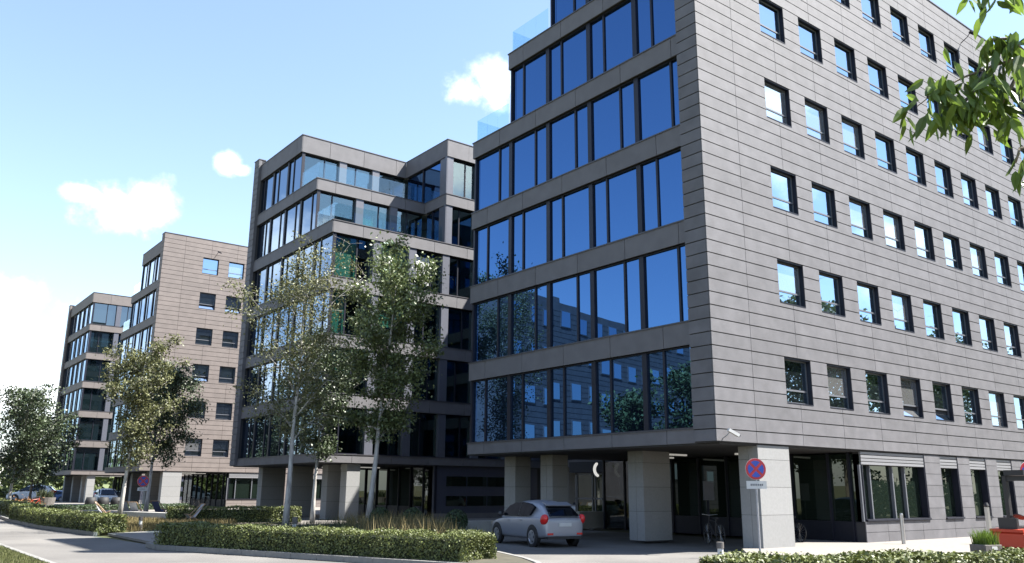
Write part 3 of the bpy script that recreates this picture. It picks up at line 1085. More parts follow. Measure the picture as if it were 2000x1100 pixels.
# ------------------------------------------------------------------ trees
def tree(name, label, loc, height, base_r, crown, leaf_m, bark_m, nleaf, leaf, seed, lean=(0, 0), sparse=1.0, limbs=9, group='trees planted round the office buildings', trunkfrac=.34):
    """crown: (radius, z_low, z_high, shift x, shift y). Limbs leave the trunk upward; leaves hang in clumps on the twigs."""
    rs = random.Random(seed)
    T_ = thing(name, label, 'tree', loc, 0, group)
    R, zl, zh, sx, sy = crown
    tb = MB()
    n = 9
    tp = []
    for i in range(n):
        t = i / (n - 1)
        z = t * height * .93
        tp.append((lean[0] * t + .08 * rs.uniform(-1, 1) * t * (t < .95), lean[1] * t + .08 * rs.uniform(-1, 1) * t, z))
    tr = [max(.012, base_r * (1 - .9 * (i / (n - 1)) ** .8)) for i in range(n)]
    tr[0] *= 1.25
    tb.tube(tp, tr, 9)
    obj('trunk', tb, bark_m, T_, smooth=True)
    lb = MB()
    clumps = []

    def at(t):
        f = t * (n - 1); i = min(int(f), n - 2); u = f - i
        return Vector(tp[i]) * (1 - u) + Vector(tp[i + 1]) * u
    for i in range(limbs):
        t = trunkfrac + (0.93 - trunkfrac) * (i / limbs) ** .9
        p = at(t)
        az = i * 2.4 + rs.uniform(-.5, .5)
        zrel = (p.z - zl) / (zh - zl)
        env = max(.25, math.sin(math.pi * min(.97, max(.12, zrel * .80 + .16)))) * R
        ln = env * rs.uniform(.75, 1.1)
        el = rs.uniform(.7, 1.05)
        d = Vector((math.cos(az) * math.cos(el), math.sin(az) * math.cos(el), math.sin(el)))
        rr = max(.012, tr[min(n - 1, int(t * (n - 1)))] * .5)
        q = [p]
        steps = 5
        tot = ln / math.cos(el) * .9
        for s_ in range(steps):
            d = (d + Vector((rs.uniform(-.18, .18), rs.uniform(-.18, .18), rs.uniform(-.12, .05)))).normalized()
            q.append(q[-1] + d * tot / steps)
        lb.tube(q, [rr * (1 - .17 * j) for j in range(steps + 1)], 6)
        for j in range(1, steps + 1):
            for s_ in range(2):
                a2 = rs.uniform(0, 6.28); e2 = rs.uniform(-.2, .8)
                dd = Vector((math.cos(a2) * math.cos(e2), math.sin(a2) * math.cos(e2), math.sin(e2)))
                l2 = R * rs.uniform(.18, .40)
                e = q[j] + dd * l2
                lb.tube([q[j], q[j] + dd * l2 * .5 + Vector((0, 0, .03)), e], [rr * .32, rr * .22, .006], 4)
                clumps.append((q[j] + dd * l2 * .6, .30 * R * rs.uniform(.5, 1)))
                clumps.append((e, .30 * R * rs.uniform(.5, 1)))
    for s_ in range(int(26)):
        z = rs.uniform(zl, zh)
        zr = (z - zl) / (zh - zl)
        env = max(.12, math.sin(math.pi * min(.98, max(.1, zr * .80 + .17)))) * R
        a = rs.uniform(0, 6.28); r_ = env * math.sqrt(rs.uniform(.05, 1))
        ax = at(min(.98, z / (height * .93)))
        clumps.append((Vector((ax.x + r_ * math.cos(a), ax.y + r_ * math.sin(a), z)), .26 * R * rs.uniform(.5, 1)))
    obj('limbs', lb, bark_m, T_, smooth=True)
    keep = []
    for (p, r_) in clumps:
        if p.z > zh + .3 or p.z < zl - .4: continue
        keep.append((p, r_))
    rg = np.random.default_rng(seed)
    cp = np.array([tuple(p) for p, _ in keep]); crd = np.array([r for _, r in keep])
    k = rg.integers(0, len(cp), nleaf)
    off = rg.normal(size=(nleaf, 3)) * .48
    P = cp[k] + off * crd[k][:, None] * np.array([1, 1, .8])
    P += np.array([sx, sy, 0])
    P = P[(P[:, 2] > zl - .5) & (P[:, 2] < zh + .5)]
    dirs = P - np.array([sx, sy, (zl + zh) / 2])
    me = leaves_mesh('crown', P, leaf, leaf_m, aspect=.6, drop=.6)
    link('crown', me, T_)
    return T_


tree('birch_tree', 'leafy green tree with pale trunk in front of the gap between the two nearer buildings', (-1.95, 18.7, .0), 13.3, .15, (2.4, 4.3, 13.2, .1, -.1), M['leafA'], M['bark'], 21000, .16, 3, (.72, -.5), limbs=15, trunkfrac=.30)
tree('birch_tree', 'sparse yellowish tree with pale forked trunk left of the leafy green one', (-5.75, 19.1, .0), 12.5, .14, (2.55, 3.9, 12.4, -.2, .15), M['leafB'], M['bark'], 14000, .12, 5, (.20, .0), limbs=16, trunkfrac=.32)
tree('birch_tree', 'shaded tree with thin pale trunk standing behind and between the two birches', (-1.9, 24.7, .0), 9.6, .12, (2.2, 3.6, 9.0, 0, 0), M['leafC'], M['bark'], 11000, .16, 8, (.15, 0), limbs=13)
tree('birch_tree', 'thin yellow green tree with white trunk beside the stone bench', (-9.15, 33.2, .0), 10.0, .13, (1.95, 3.0, 9.9, .1, 0), M['leafB'], M['bark'], 11000, .15, 12, (.5, -.3), limbs=14, trunkfrac=.3)
tree('birch_tree', 'dense dark green tree in front of the taupe wall and behind the thin yellow one', (-3.2, 50.2, .0), 11.2, .15, (2.9, 3.3, 10.9, .4, -.3), M['leafC'], M['bark'], 18000, .19, 15, (.2, 0), limbs=13)
tree('birch_tree', 'broad dark green tree with pale trunk at the left end of the far hedge', (-10.7, 60.3, .0), 9.4, .15, (3.3, 2.3, 9.0, .3, 0), M['leafC'], M['bark'], 15000, .2, 18, (.2, 0), limbs=15, trunkfrac=.24)
tree('dark_tree', 'dark bushy tree beside the far building and right of the broad one', (-6.9, 75.6, .0), 8.2, .15, (3.2, 1.6, 8.2, 0, 0), M['leafC'], M['barkd'], 12000, .24, 21, (.1, 0), limbs=14, trunkfrac=.2)
# trees across the streets, mirrored in the glass
for i, (x, y, h, r) in enumerate([(-25, 21, 10.2, 3.4), (-22.5, 25.5, 8.5, 2.6), (-28, 17, 10.5, 3.6), (-33, 25, 10, 3.6)]):
    tree('street_tree', ['tall round tree across the road mirrored in the lowest blue glazing', 'smaller tree behind the tall round one across the road', 'big tree across the road near the grass verge', 'rear tree across the road behind the others'][i],
         (x, y, 0), h, .2, (r, 2.5, h, 0, 0), M['leafE'], M['barkd'], 7000, .3, 40 + i, (.2, 0), limbs=12, group='street trees outside the picture')
for i, (x, y, h, r) in enumerate([(6, -24, 15, 5.0), (14, -20.5, 14.5, 4.6), (22, -22, 16.5, 5.2), (31, -20, 15, 5), (41, -22, 16, 5.4), (52, -20, 15, 5.2), (64, -24, 16, 5.5)]):
    tree('street_tree', ['first', 'second', 'third', 'fourth', 'fifth', 'sixth', 'seventh'][i] + ' tree of the row facing the panelled wall and mirrored in its lower windows',
         (x, y, 0), h, .25, (r, 2.6, h, 0, 0), M['leafE'], M['barkd'], 12000, .38, 60 + i, (.2, 0), limbs=12, group='street trees outside the picture')

# shrubbery below the row of trees opposite the panelled wall
P = []
for i in range(70):
    x = rng.uniform(0, 75); y = rng.uniform(-27, -17.5); hh = rng.uniform(2.0, 4.2)
    q = rng.normal(size=(260, 3)); q /= np.linalg.norm(q, axis=1)[:, None]
    P.append(np.array([x, y, hh * .45]) + q * np.array([1.9, 1.6, hh * .55]) * rng.uniform(.5, 1.05, (260, 1)))
w = link('shrubbery', leaves_mesh('shrubbery', np.concatenate(P), .42, M['leafE'], aspect=.8))
w['kind'] = 'stuff'

# far belt of trees on the horizon
P = []
for i in range(150):
    a = math.radians(rng.uniform(38, 100)); d = rng.uniform(170, 230)
    hh = rng.uniform(5, 11); r = rng.uniform(3, 6)
    c0 = np.array([EYE.x + d * math.cos(a), EYE.y + d * math.sin(a), hh * .5])
    q = rng.normal(size=(190, 3)); q /= np.linalg.norm(q, axis=1)[:, None]
    P.append(c0 + q * np.array([r, r, hh * .55]) * rng.uniform(.5, 1.05, (190, 1)))
w = link('distant_trees', leaves_mesh('distant_trees', np.concatenate(P), 1.5, M['leafE'], aspect=.8))
w['kind'] = 'stuff'
P = []
for i in range(90):
    x, y = rng.uniform(-14, 12), rng.uniform(112, 135)
    q = rng.normal(size=(150, 3)); q /= np.linalg.norm(q, axis=1)[:, None]
    P.append(np.array([x, y, .5]) + q * np.array([1.5, 1.5, 1.0]) * rng.uniform(.5, 1.05, (150, 1)))
w = link('far_shrubs', leaves_mesh('far_shrubs', np.concatenate(P), .42, M['hedge'], aspect=.8))
w['kind'] = 'stuff'

# overhanging branches of a tree standing beside the camera
bt = thing('cherry_tree', 'tree beside the viewpoint whose leafy branches hang into the top right corner', 'tree', (-11.2, -17.2, 0))
bt0 = Vector((-11.2, -17.2, 0))
obj('trunk', MB().tube([(0, 0, -.05), (.05, .05, 1.5), (0, .1, 3.2), (.1, .2, 5.5)], [.2, .16, .13, .06], 10), M['barkd'], bt, smooth=True)


def campt(u, v, d):
    """a point of the branch, given in the plane it hangs in"""
    return EYE + (fw + rt2 * ((u - 1000) / 1650.9) - up2 * ((v - 550) / 1650.9)) * d


lm = MB()
lm.v = [(0, 0, 0), (.022, .025, .004), (.028, .055, .0), (.016, .09, -.008), (0, .12, -.02), (-.016, .09, -.008), (-.028, .055, 0), (-.022, .025, .004), (0, .03, -.006), (0, .06, -.012), (0, .09, -.016)]
lm.f = [(0, 1, 8), (1, 2, 9, 8), (2, 3, 10, 9), (3, 4, 10), (0, 8, 7), (8, 9, 6, 7), (9, 10, 5, 6), (10, 4, 5)]
leafme = lm.mesh('leaf', M['leafD'])
rl = random.Random(99)
branches = [
    # main bough from the right edge to the left tip
    ([(-13.6, -15.6, 4.5), (-15.6, -15.15, 4.52), (-15.83, -14.98, 4.42), (-15.98, -14.88, 4.34), (-16.12, -14.76, 4.24), (-16.22, -14.68, 4.14)], 120, .17),
    ([(-15.6, -15.15, 4.52), (-15.70, -15.05, 4.28), (-15.78, -14.98, 4.12)], 40, .12),
    ([(-15.83, -14.98, 4.42), (-15.92, -14.88, 4.22), (-16.0, -14.8, 4.12)], 34, .11),
    ([(-13.6, -15.6, 4.5), (-15.35, -15.12, 3.98), (-15.60, -15.02, 3.90), (-15.64, -15.0, 3.80)], 26, .09),
    ([(-13.6, -15.6, 3.7), (-15.40, -15.0, 3.34), (-15.46, -14.98, 3.24), (-15.49, -14.96, 3.10)], 16, .07),
    ([(-15.6, -15.15, 4.52), (-15.72, -15.1, 4.62), (-15.85, -15.02, 4.60)], 30, .10),
    ([(-13.6, -15.6, 4.6), (-15.5, -15.3, 4.95), (-15.85, -15.1, 4.93), (-16.0, -15.02, 4.88)], 26, .09),
]
bb = MB()
bb.tube([(0.1, .2, 4.6), (-1.2, .9, 4.7), (-2.4, 1.6, 4.5)], [.07, .045, .025], 7)
bb.tube([(0.0, .1, 3.2), (-1.2, .9, 3.5), (-2.4, 1.6, 3.7)], [.06, .04, .02], 7)
for pts, nl, sp in branches:
    q = [Vector(p) - bt0 for p in pts]
    bb.tube(q, [max(.003, .014 - .0024 * i) for i in range(len(q))], 6)
    segs = [(q[i], q[i + 1]) for i in range(1, len(q) - 1)] or [(q[0], q[1])]
    for _ in range(nl):
        a, b = segs[rl.randrange(len(segs))]
        p = a.lerp(b, rl.random()) + Vector((rl.gauss(0, sp * .45), rl.gauss(0, sp * .45), rl.gauss(-.04, sp * .5)))
        s_ = rl.uniform(.95, 1.6)
        o = link('leaf', leafme, bt, tuple(p), (rl.uniform(-2.1, -.7), rl.uniform(-.8, .8), rl.uniform(0, 6.28)))
        o.scale = (s_ * .72, s_, s_)
obj('branches', bb, M['barkd'], bt, smooth=True)

# ------------------------------------------------------------------ hedges and beds
def hedge(name, label, pts, wd, ht, n, leaf, leaf_m=None, seed=1):
    leaf_m = leaf_m or M['hedge']
    T_ = thing(name, label, 'hedge', (pts[0][0], pts[0][1], 0), 0, 'clipped low hedges')
    o = Vector((pts[0][0], pts[0][1], 0))
    core = MB()
    rg = np.random.default_rng(seed)
    P, Nn = [], []
    tot = sum((Vector(b) - Vector(a)).length for a, b in zip(pts[:-1], pts[1:]))
    for i, (a, b) in enumerate(zip(pts[:-1], pts[1:])):
        a, b = Vector((*a, 0)) - o, Vector((*b, 0)) - o
        d = (b - a); ln = d.length; d.normalize(); s_ = Vector((-d.y, d.x, 0))
        w2 = wd / 2 - .09
        e0, e1 = .1, .1
        c4 = [a + d * e0 - s_ * w2, b - d * e1 - s_ * w2, b - d * e1 + s_ * w2, a + d * e0 + s_ * w2]
        core.prism([(p.x, p.y) for p in c4], 'z', 0, ht - .1)
        k = int(n * ln / tot)
        per = wd + 2 * ht
        t = rg.uniform(-.03, 1.03, k) * ln
        u = rg.uniform(0, per, k)
        bump = .035 * np.sin(t * 2.3 + i) + .03 * np.sin(t * 5.1 + u * 3) + rg.normal(0, .035, k)
        x = np.where(u < ht, -wd / 2 - bump, np.where(u < ht + wd, u - ht - wd / 2, wd / 2 + bump))
        z = np.where(u < ht, u, np.where(u < ht + wd, ht + bump * .8, per - u))
        nx = np.where(u < ht, -1, np.where(u < ht + wd, 0, 1)); nzz = np.where((u >= ht) & (u < ht + wd), 1, .1)
        da, sa = np.array(d), np.array(s_)
        P.append(np.array(a) + t[:, None] * da + x[:, None] * sa + z[:, None] * np.array([0, 0, 1]))
        Nn.append(nx[:, None] * sa + nzz[:, None] * np.array([0, 0, 1.0]))
        # end faces
        for (pt, sg) in ((a, -1), (b, 1)):
            if (i == 0 and sg < 0) or (i == len(pts) - 2 and sg > 0):
                k2 = int(n / tot * wd * .8)
                xx = rg.uniform(-wd / 2, wd / 2, k2); zz = rg.uniform(0, ht, k2)
                P.append(np.array(pt) + (sg * np.abs(rg.normal(0.02, .03, k2)))[:, None] * da + xx[:, None] * sa + zz[:, None] * np.array([0, 0, 1]))
                Nn.append(np.tile(da * sg, (k2, 1)))
    obj('twigs', core, M['hedgecore'], T_)
    link('foliage', leaves_mesh('foliage', np.concatenate(P), leaf, leaf_m, np.concatenate(Nn), aspect=.65), T_)
    return T_


hedge('clipped_hedge', 'clipped low hedge along the road, running towards the silver car', [(-12.75, 11.2), (-8.65, .95)], 1.15, .60, 30000, .060, seed=2)
hedge('clipped_hedge', 'short clipped hedge turning in along the driveway beside the silver car', [(-8.25, 1.3), (-7.0, 3.9)], .8, .56, 5000, .060, seed=3)
hedge('clipped_hedge', 'long clipped hedge beyond the footpath opening at the left', [(-12.55, 20.4), (-13.2, 28), (-13.05, 38)], 1.1, .62, 22000, .075, seed=4)
hedge('clipped_hedge', 'distant clipped hedge at the left edge behind the pale road', [(-12.4, 40), (-12.0, 52), (-10.6, 70)], 1.2, .7, 16000, .10, seed=5)
hedge('clipped_hedge', 'clipped hedge between the bench and the bicycles', [(-7.6, 29.4), (-4.4, 27.6), (-1.6, 27.3)], 1.0, .75, 9000, .08, seed=6)
hedge('clipped_hedge', 'nearest clipped hedge along the bottom right below the parking sign', [(-9.6, -7.6), (-6.4, -8.9), (-3.4, -10.2), (1.0, -11.8)], 1.3, .60, 30000, .075, seed=7)
hedge('clipped_hedge', 'dark clipped hedge below the pillars of the farthest building', [(-8.2, 57), (-2, 59), (3, 62)], 1.2, .35, 8000, .1, M['ball'], seed=8)

P = scatter([(-12.6, 11.6), (-8.2, 1.2), (-6.8, 2.4), (-4.9, 6.6), (-2.7, 10.8), (-.9, 13.4), (-1.0, 17.3), (-1.6, 17.3), (-8, 13.5)], 12000, .0)
o = link('tall_grass', blades_mesh('tall_grass', P, .62, .008, M['gras'])); o['kind'] = 'stuff'
P = scatter([(-9.5, 4.5), (-7.2, 3.4), (-3.2, 11), (-3, 14.5), (-6.5, 13)], 1600, .0)
o = link('grass_plumes', blades_mesh('grass_plumes', P, .85, .012, M['grasd'])); o['kind'] = 'stuff'
P = scatter([(-11.6, 20.6), (-12.2, 26), (-9.2, 34), (-5, 28), (-5.4, 25.8)], 6000, .0)
o = link('dry_grass', blades_mesh('dry_grass', P, .26, .012, M['grasd'])); o['kind'] = 'stuff'
P = scatter([(-12.4, 24), (-12.4, 50), (-8.5, 60), (-8.5, 30), (-6, 28)], 9000, .0)
o = link('lawn_grass', blades_mesh('lawn_grass', P, .16, .014, M['grasl'])); o['kind'] = 'stuff'
P = scatter([(-19.5, 0), (-17.3, 0), (-17.3, 16), (-17.3, 24), (-19.5, 24)], 26000, .0)
o = link('verge_grass', blades_mesh('verge_grass', P, .07, .006, M['grasl'])); o['kind'] = 'stuff'
P = scatter([(-10, 63), (-7.5, 62), (-6.5, 68), (-9.5, 70)], 260, .0)
o = link('orange_flowers', leaves_mesh('orange_flowers', P + np.array([0, 0, .5]) + rng.normal(size=P.shape) * [.1, .1, .2], .16, M['flower'])); o['kind'] = 'stuff'
P = scatter([(-12.6, 54), (-8.4, 58), (-6, 112), (-12, 112)], 12000, .0)
o = link('meadow_grass', blades_mesh('meadow_grass', P, .55, .03, M['grasl'])); o['kind'] = 'stuff'


def ball_bush(loc, r, label):
    T_ = thing('boxwood_ball', label, 'shrub', loc, 0, 'clipped round shrubs')
    q = rng.normal(size=(1600, 3)); q /= np.linalg.norm(q, axis=1)[:, None]
    q[:, 2] = np.maximum(q[:, 2], -.75)
    link('foliage', leaves_mesh('foliage', q * r * rng.uniform(.93, 1.05, (1600, 1)) + np.array([0, 0, r * .95]), .085, M['ball'], q), T_)
    obj('stem', MB().lathe([(.05, -.1), (r * .5, r * .4), (r * .85, r * .95), (r * .5, r * 1.5), (.05, r * 1.75)], n=10), M['hedgecore'], T_)


ball_bush((-.75, 13.3, .0), .47, 'dark round clipped shrub beside the white low wall')
ball_bush((-.55, 17.1, .0), .47, 'dark round clipped shrub midway between the other two')
ball_bush((-1.55, 18.3, .0), .47, 'brighter round clipped shrub just right of the pale trunk')

lw = thing('low_wall', 'white low wall behind the front of the silver car', 'wall', (0, 0, 0))
for i in range(5):
    sbox('coping_block', M['stonew'], -.9 + 1.2 * i, .29 + 1.2 * i, 14.0, 14.3, -.06, .42, lw)
st = thing('entrance_ramp', 'white block beside the entrance steps in the shade under the building', 'ramp wall', (7.0, 14.0, 0))
obj('block', MB().box(0, 2.0, .2, .5, -.06, .75), M['stonew'], st)
obj('step', MB().box(-.1, 2.1, .5, 1.6, -.06, .16), M['stonew'], st)

# ------------------------------------------------------------------ vehicles
def wheel(par, x, y, r=.315, w=.2, side=1):
    t = MB()
    prof = [(r * .68, -w / 2), (r * .94, -w / 2), (r, -w / 2 + .03), (r, w / 2 - .03), (r * .94, w / 2), (r * .68, w / 2)]
    t.lathe(prof, n=24, axis='y', ring=True)
    t.lathe([(r * .70, -.01), (r * .70, .01)], n=24, axis='y')
    wh = obj('wheel', t, M['black'], par, (x, y, r), smooth=False)
    rm = MB()
    yo = side * w / 2
    rm.lathe([(r * .66, yo * .7), (r * .70, yo), (r * .60, yo * 1.02), (r * .56, yo * .8)], n=24, axis='y', ring=True)
    for k in range(5):
        a = 2 * math.pi * k / 5
        ca, sa = math.cos(a), math.sin(a)
        p = [(.05, -.05), (.6 * r, -.045), (.6 * r, .045), (.05, .05)]
        o = len(rm.v)
        for yy in (yo * .85, yo * 1.03):
            for (u, v) in p: rm.v.append((u * ca - v * sa, yy, u * sa + v * ca))
        rm.f += [(o, o + 1, o + 2, o + 3), (o + 4, o + 5, o + 6, o + 7), (o, o + 1, o + 5, o + 4), (o + 1, o + 2, o + 6, o + 5), (o + 2, o + 3, o + 7, o + 6), (o + 3, o, o + 4, o + 7)]
    rm.lathe([(.06, yo * .8), (.06, yo * 1.05), (.02, yo * 1.08)], n=12, axis='y')
    obj('rim', rm, M['rim'], wh)
    return wh


def loft_car(secs, parent, name, m):
    """body lofted through cross-sections along x; each section: (x, half width low, half width belt, half width roof, z low, z belt, z roof)"""
    v, f = [], []
    ring = None
    for (x, wl, wb, wr, zl, zbt, zr) in secs:
        half = [(0, zl), (wl * .9, zl), (wl, zl + .07), (wb, (zl + zbt) * .52), (wb * .985, zbt), (wr * 1.02 + .0, zbt + (zr - zbt) * .85 if zr > zbt + .05 else zbt + .005), (wr * .8, zr), (0, zr + .015)]
        pts = [(x, a, b) for a, b in half] + [(x, -a, b) for a, b in half[-2:0:-1]]
        v.append(pts)
    n = len(v[0])
    V = [p for s in v for p in s]
    for i in range(len(v) - 1):
        for k in range(n):
            k2 = (k + 1) % n
            f.append((i * n + k, i * n + k2, (i + 1) * n + k2, (i + 1) * n + k))
    f.append(tuple(range(n)))
    f.append(tuple(range((len(v) - 1) * n, len(v) * n)))
    mb = MB(); mb.v, mb.f = V, f
    o = obj(name, mb, m, parent, smooth=True)
    md = o.modifiers.new('round', 'SUBSURF')
    md.levels = md.render_levels = 2
    return o


def hatchback(label, loc, rz, paint, group=None, name='parked_car'):
    """+x is forward; wheelbase 2.65, length 4.25"""
    T_ = thing(name, label, 'car', loc, rz, group)
    # lower body with wheel arches: side profile with arch cut-outs, extruded in slices
    sec = []
    prof_low = lambda x: .22
    xs = [-2.10, -2.06, -1.9, -1.6, -1.25, -.9, -.3, .4, .95, 1.3, 1.65, 1.95, 2.1, 2.14]
    belt = [.86, .93, .965, .965, .96, .955, .94, .925, .905, .86, .80, .72, .64, .56]
    wid = [.70, .80, .855, .885, .89, .89, .89, .89, .885, .88, .855, .80, .70, .55]
    for x, b, w in zip(xs, belt, wid):
        sec.append((x, w * .97, w, w * .93, .24 if abs(x) < 1.9 else .30, b - .03, b))
    loft_car(sec, T_, 'body', paint)
    # cabin (painted roof and pillars) and separate windows
    v = []
    cab = [(-2.04, .95, .72), (-1.82, 1.13, .66), (-1.52, 1.31, .60), (-1.12, 1.43, .59), (-.4, 1.49, .62), (.15, 1.44, .62), (.45, 1.33, .64), (1.18, .93, .74)]
    mb = MB(); n = 0
    rows = []
    for (x, z, w) in cab:
        wb_ = .80
        zb_ = .92
        rows.append([(x, wb_ + .02, zb_ - .04), (x, wb_ * .2 + w * .8 + .0, zb_ + (z - zb_) * .72), (x, w * .93, z - .015), (x, 0, z + .025), (x, -w * .93, z - .015), (x, -(wb_ * .2 + w * .8), zb_ + (z - zb_) * .72), (x, -wb_ - .02, zb_ - .04)])
    for r in rows: mb.v += r
    for i in range(len(rows) - 1):
        for k in range(6):
            mb.f.append((i * 7 + k, i * 7 + k + 1, (i + 1) * 7 + k + 1, (i + 1) * 7 + k))
    o = obj('cabin', mb, paint, T_, smooth=True)
    md = o.modifiers.new('round', 'SUBSURF'); md.levels = md.render_levels = 2
    # side windows, one per side, with sloped outline, slightly proud
    for s_ in (1, -1):
        def sp(x, z):
            t = (z - .92) / .5
            return (x, s_ * (.872 - .118 * t), z)
        out_ = [(1.02, .965), (.52, 1.28), (.15, 1.375), (-.4, 1.405), (-.95, 1.36), (-1.28, 1.26), (-1.05, 1.0), (-.9, .975)]
        w = MB(); w.v = [sp(x, z) for x, z in out_]; w.f = [tuple(range(len(out_)))]
        c0 = len(w.v)
        w.v += [(x, y - s_ * .10, z) for (x, y, z) in w.v[:c0]]
        w.f += [tuple(range(2 * c0 - 1, c0 - 1, -1))] + [(i, (i + 1) % c0, c0 + (i + 1) % c0, c0 + i) for i in range(c0)]
        sw = obj('side_window', w, M['carglass'], T_)
        p = MB().prism([(-.34, .97), (-.28, .97), (-.36, 1.41), (-.42, 1.41)], 'y', 0, .012)
        pv = MB(); 
        for (x, z) in ((-.30, .97), (-.24, .97), (-.34, 1.40), (-.40, 1.405)):
            a = sp(x, z); pv.v.append((a[0], a[1] + s_ * .004, a[2]))
        pv.f = [(0, 1, 2, 3)]
        obj('window_pillar', pv, M['dark'], sw)
        obj('side_mirror', MB().lathe([(.02, -.1), (.08, -.06), (.09, .02), (.06, .07), (.01, .09)], n=10, axis='x'), M['dark'], T_, (.93, s_ * .98, 1.0), smooth=True)
        # door handle line
        obj('door_handle', MB().box(-.55, -.37, -.012, .012, -.015, .015), paint, T_, (0, s_ * .90, .83))
        obj('door_handle', MB().box(.38, .56, -.012, .012, -.015, .015), paint, T_, (0, s_ * .90, .81))
    # rear window
    rw = MB(); rw.v = [(-2.09, .60, 1.0), (-2.09, -.60, 1.0), (-1.67, -.50, 1.30), (-1.67, .50, 1.30), (-2.00, .60, .975), (-2.00, -.60, .975), (-1.58, -.50, 1.27), (-1.58, .50, 1.27)]
    rw.f = [(0, 1, 2, 3), (4, 5, 6, 7), (0, 1, 5, 4), (1, 2, 6, 5), (2, 3, 7, 6), (3, 0, 4, 7)]
    obj('rear_window', rw, M['carglass'], T_)
    obj('roof_spoiler', MB().prism([(-1.78, 1.32), (-1.42, 1.425), (-1.42, 1.39), (-1.76, 1.295)], 'y', -.52, .52), paint, T_)
    wsd = MB(); wsd.v = [(1.20, .66, .95), (1.20, -.66, .95), (.44, -.56, 1.37), (.44, .56, 1.37)]; wsd.f = [(0, 1, 2, 3)]
    obj('windscreen', wsd, M['carglass'], T_)
    for s_ in (1, -1):
        tl = MB()
        tl.lathe([(.02, -.20), (.10, -.17), (.155, -.08), (.165, 0), (.155, .08), (.10, .17), (.02, .20)], n=16)
        tl.v = [(-1.95 + x * 1.25 - .35 * z * .6, s_ * .775 + y * .72, .875 + z * .85) for x, y, z in tl.v]
        obj('tail_lamp', tl, M['lightred'], T_, smooth=True)
        obj('rear_reflector', MB().box(-2.115, -2.08, s_ * .5, s_ * .72, .40, .46), M['lightred'], T_)
        hl = MB().box(1.85, 2.08, s_ * .50, s_ * .76, .62, .74)
        obj('headlight', hl, M['steel'], T_)
    obj('number_plate', MB().box(-2.125, -2.10, -.26, .26, .66, .77), M['white'], T_)
    obj('bumper', MB().box(-2.10, -2.0, -.72, .72, .27, .36), M['dark'], T_)
    for x in (-1.29, 1.36):
        for s_ in (1, -1):
            # dark arch liner ring
            ar = MB().lathe([(.0, -.02), (.37, -.02), (.37, .012), (.0, .012)], n=28, axis='y')
            obj('wheel_arch', ar, M['dark'], T_, (x, s_ * .884, .34))
            wheel(T_, x, s_ * .815, side=s_)
    return T_


CARA = math.radians(82)
CARX, CARY = -2.62 + .95 * 1.29 * math.cos(CARA) + .95 * .8 * math.sin(CARA), 5.85 + .95 * 1.29 * math.sin(CARA) - .95 * .8 * math.cos(CARA)
car = hatchback('silver hatchback parked on the shaded driveway with its rear towards the viewer', (CARX, CARY, RD), CARA, M['car'])
car.scale = (.92, .95, 1.03)
van = hatchback('white van parked far away beyond the meadow at the left', (-2.0, 106, -.12), math.radians(165), M['carw'])
van.scale = (1.25, 1.1, 1.45)
suv = hatchback('white car parked between the two far buildings facing the viewer', (.9, 80.5, -.04), math.radians(-95), M['carw'])
suv.scale = (1, 1.05, 1.15)
hatchback('blue car parked far away behind the dark planter', (1.4, 111, -.12), math.radians(150), M['carb'])
hatchback('white car parked far away beside the blue one', (5.2, 112, -.12), math.radians(150), M['carw'])
wv = hatchback('white car seen through the glass lobby in the courtyard', (13.8, 20.3, -.02), math.radians(160), M['carw'])

# small forklift truck at the right edge
fk = thing('forklift_truck', 'orange red forklift truck with dark mast, cut off by the right edge', 'forklift', (7.15, -5.65, -.01), math.radians(172))
ch = MB().box(-.95, 1.1, -.55, .55, .16, .62)
b_ = obj('chassis', ch, M['orange'], fk)
b_.modifiers.new('bevel', 'BEVEL').width = .05
obj('counterweight', MB().prism([(.6, .622), (1.1, .622), (1.1, .70), (.75, .72)], 'y', -.5, .5), M['orange'], fk)
obj('seat', MB().box(.42, .98, -.28, .28, .62, .78).box(.88, .98, -.28, .28, .78, 1.02), M['dark'], fk)
ms = MB()
for y in (-.36, .36):
    ms.box(.14, .28, y - .06, y + .06, .6, 2.25)
ms.box(.16, .26, -.36, .36, 2.10, 2.25).box(.16, .26, -.36, .36, 1.0, 1.08).box(-.2, .36, -.3, .3, 2.26, 2.42)
obj('mast', ms, M['dark'], fk)
obj('fork', MB().box(-1.9, -.95, -.3, -.2, .06, .11).box(-1.9, -.95, .2, .3, .06, .11), M['dark'], fk)
obj('steering_wheel', MB().lathe([(.14, -.012), (.17, -.012), (.17, .012), (.14, .012)], n=16), M['dark'], fk, (.34, 0, 1.05), rot=(0, -.5, 0))
for x, r in ((-.65, .24), (.75, .2)):
    for y in (-.5, .5):
        obj('wheel', MB().lathe([(r * .5, -.1), (r, -.08), (r, .08), (r * .5, .1)], n=18, axis='y'), M['black'], fk, (x, y, r))

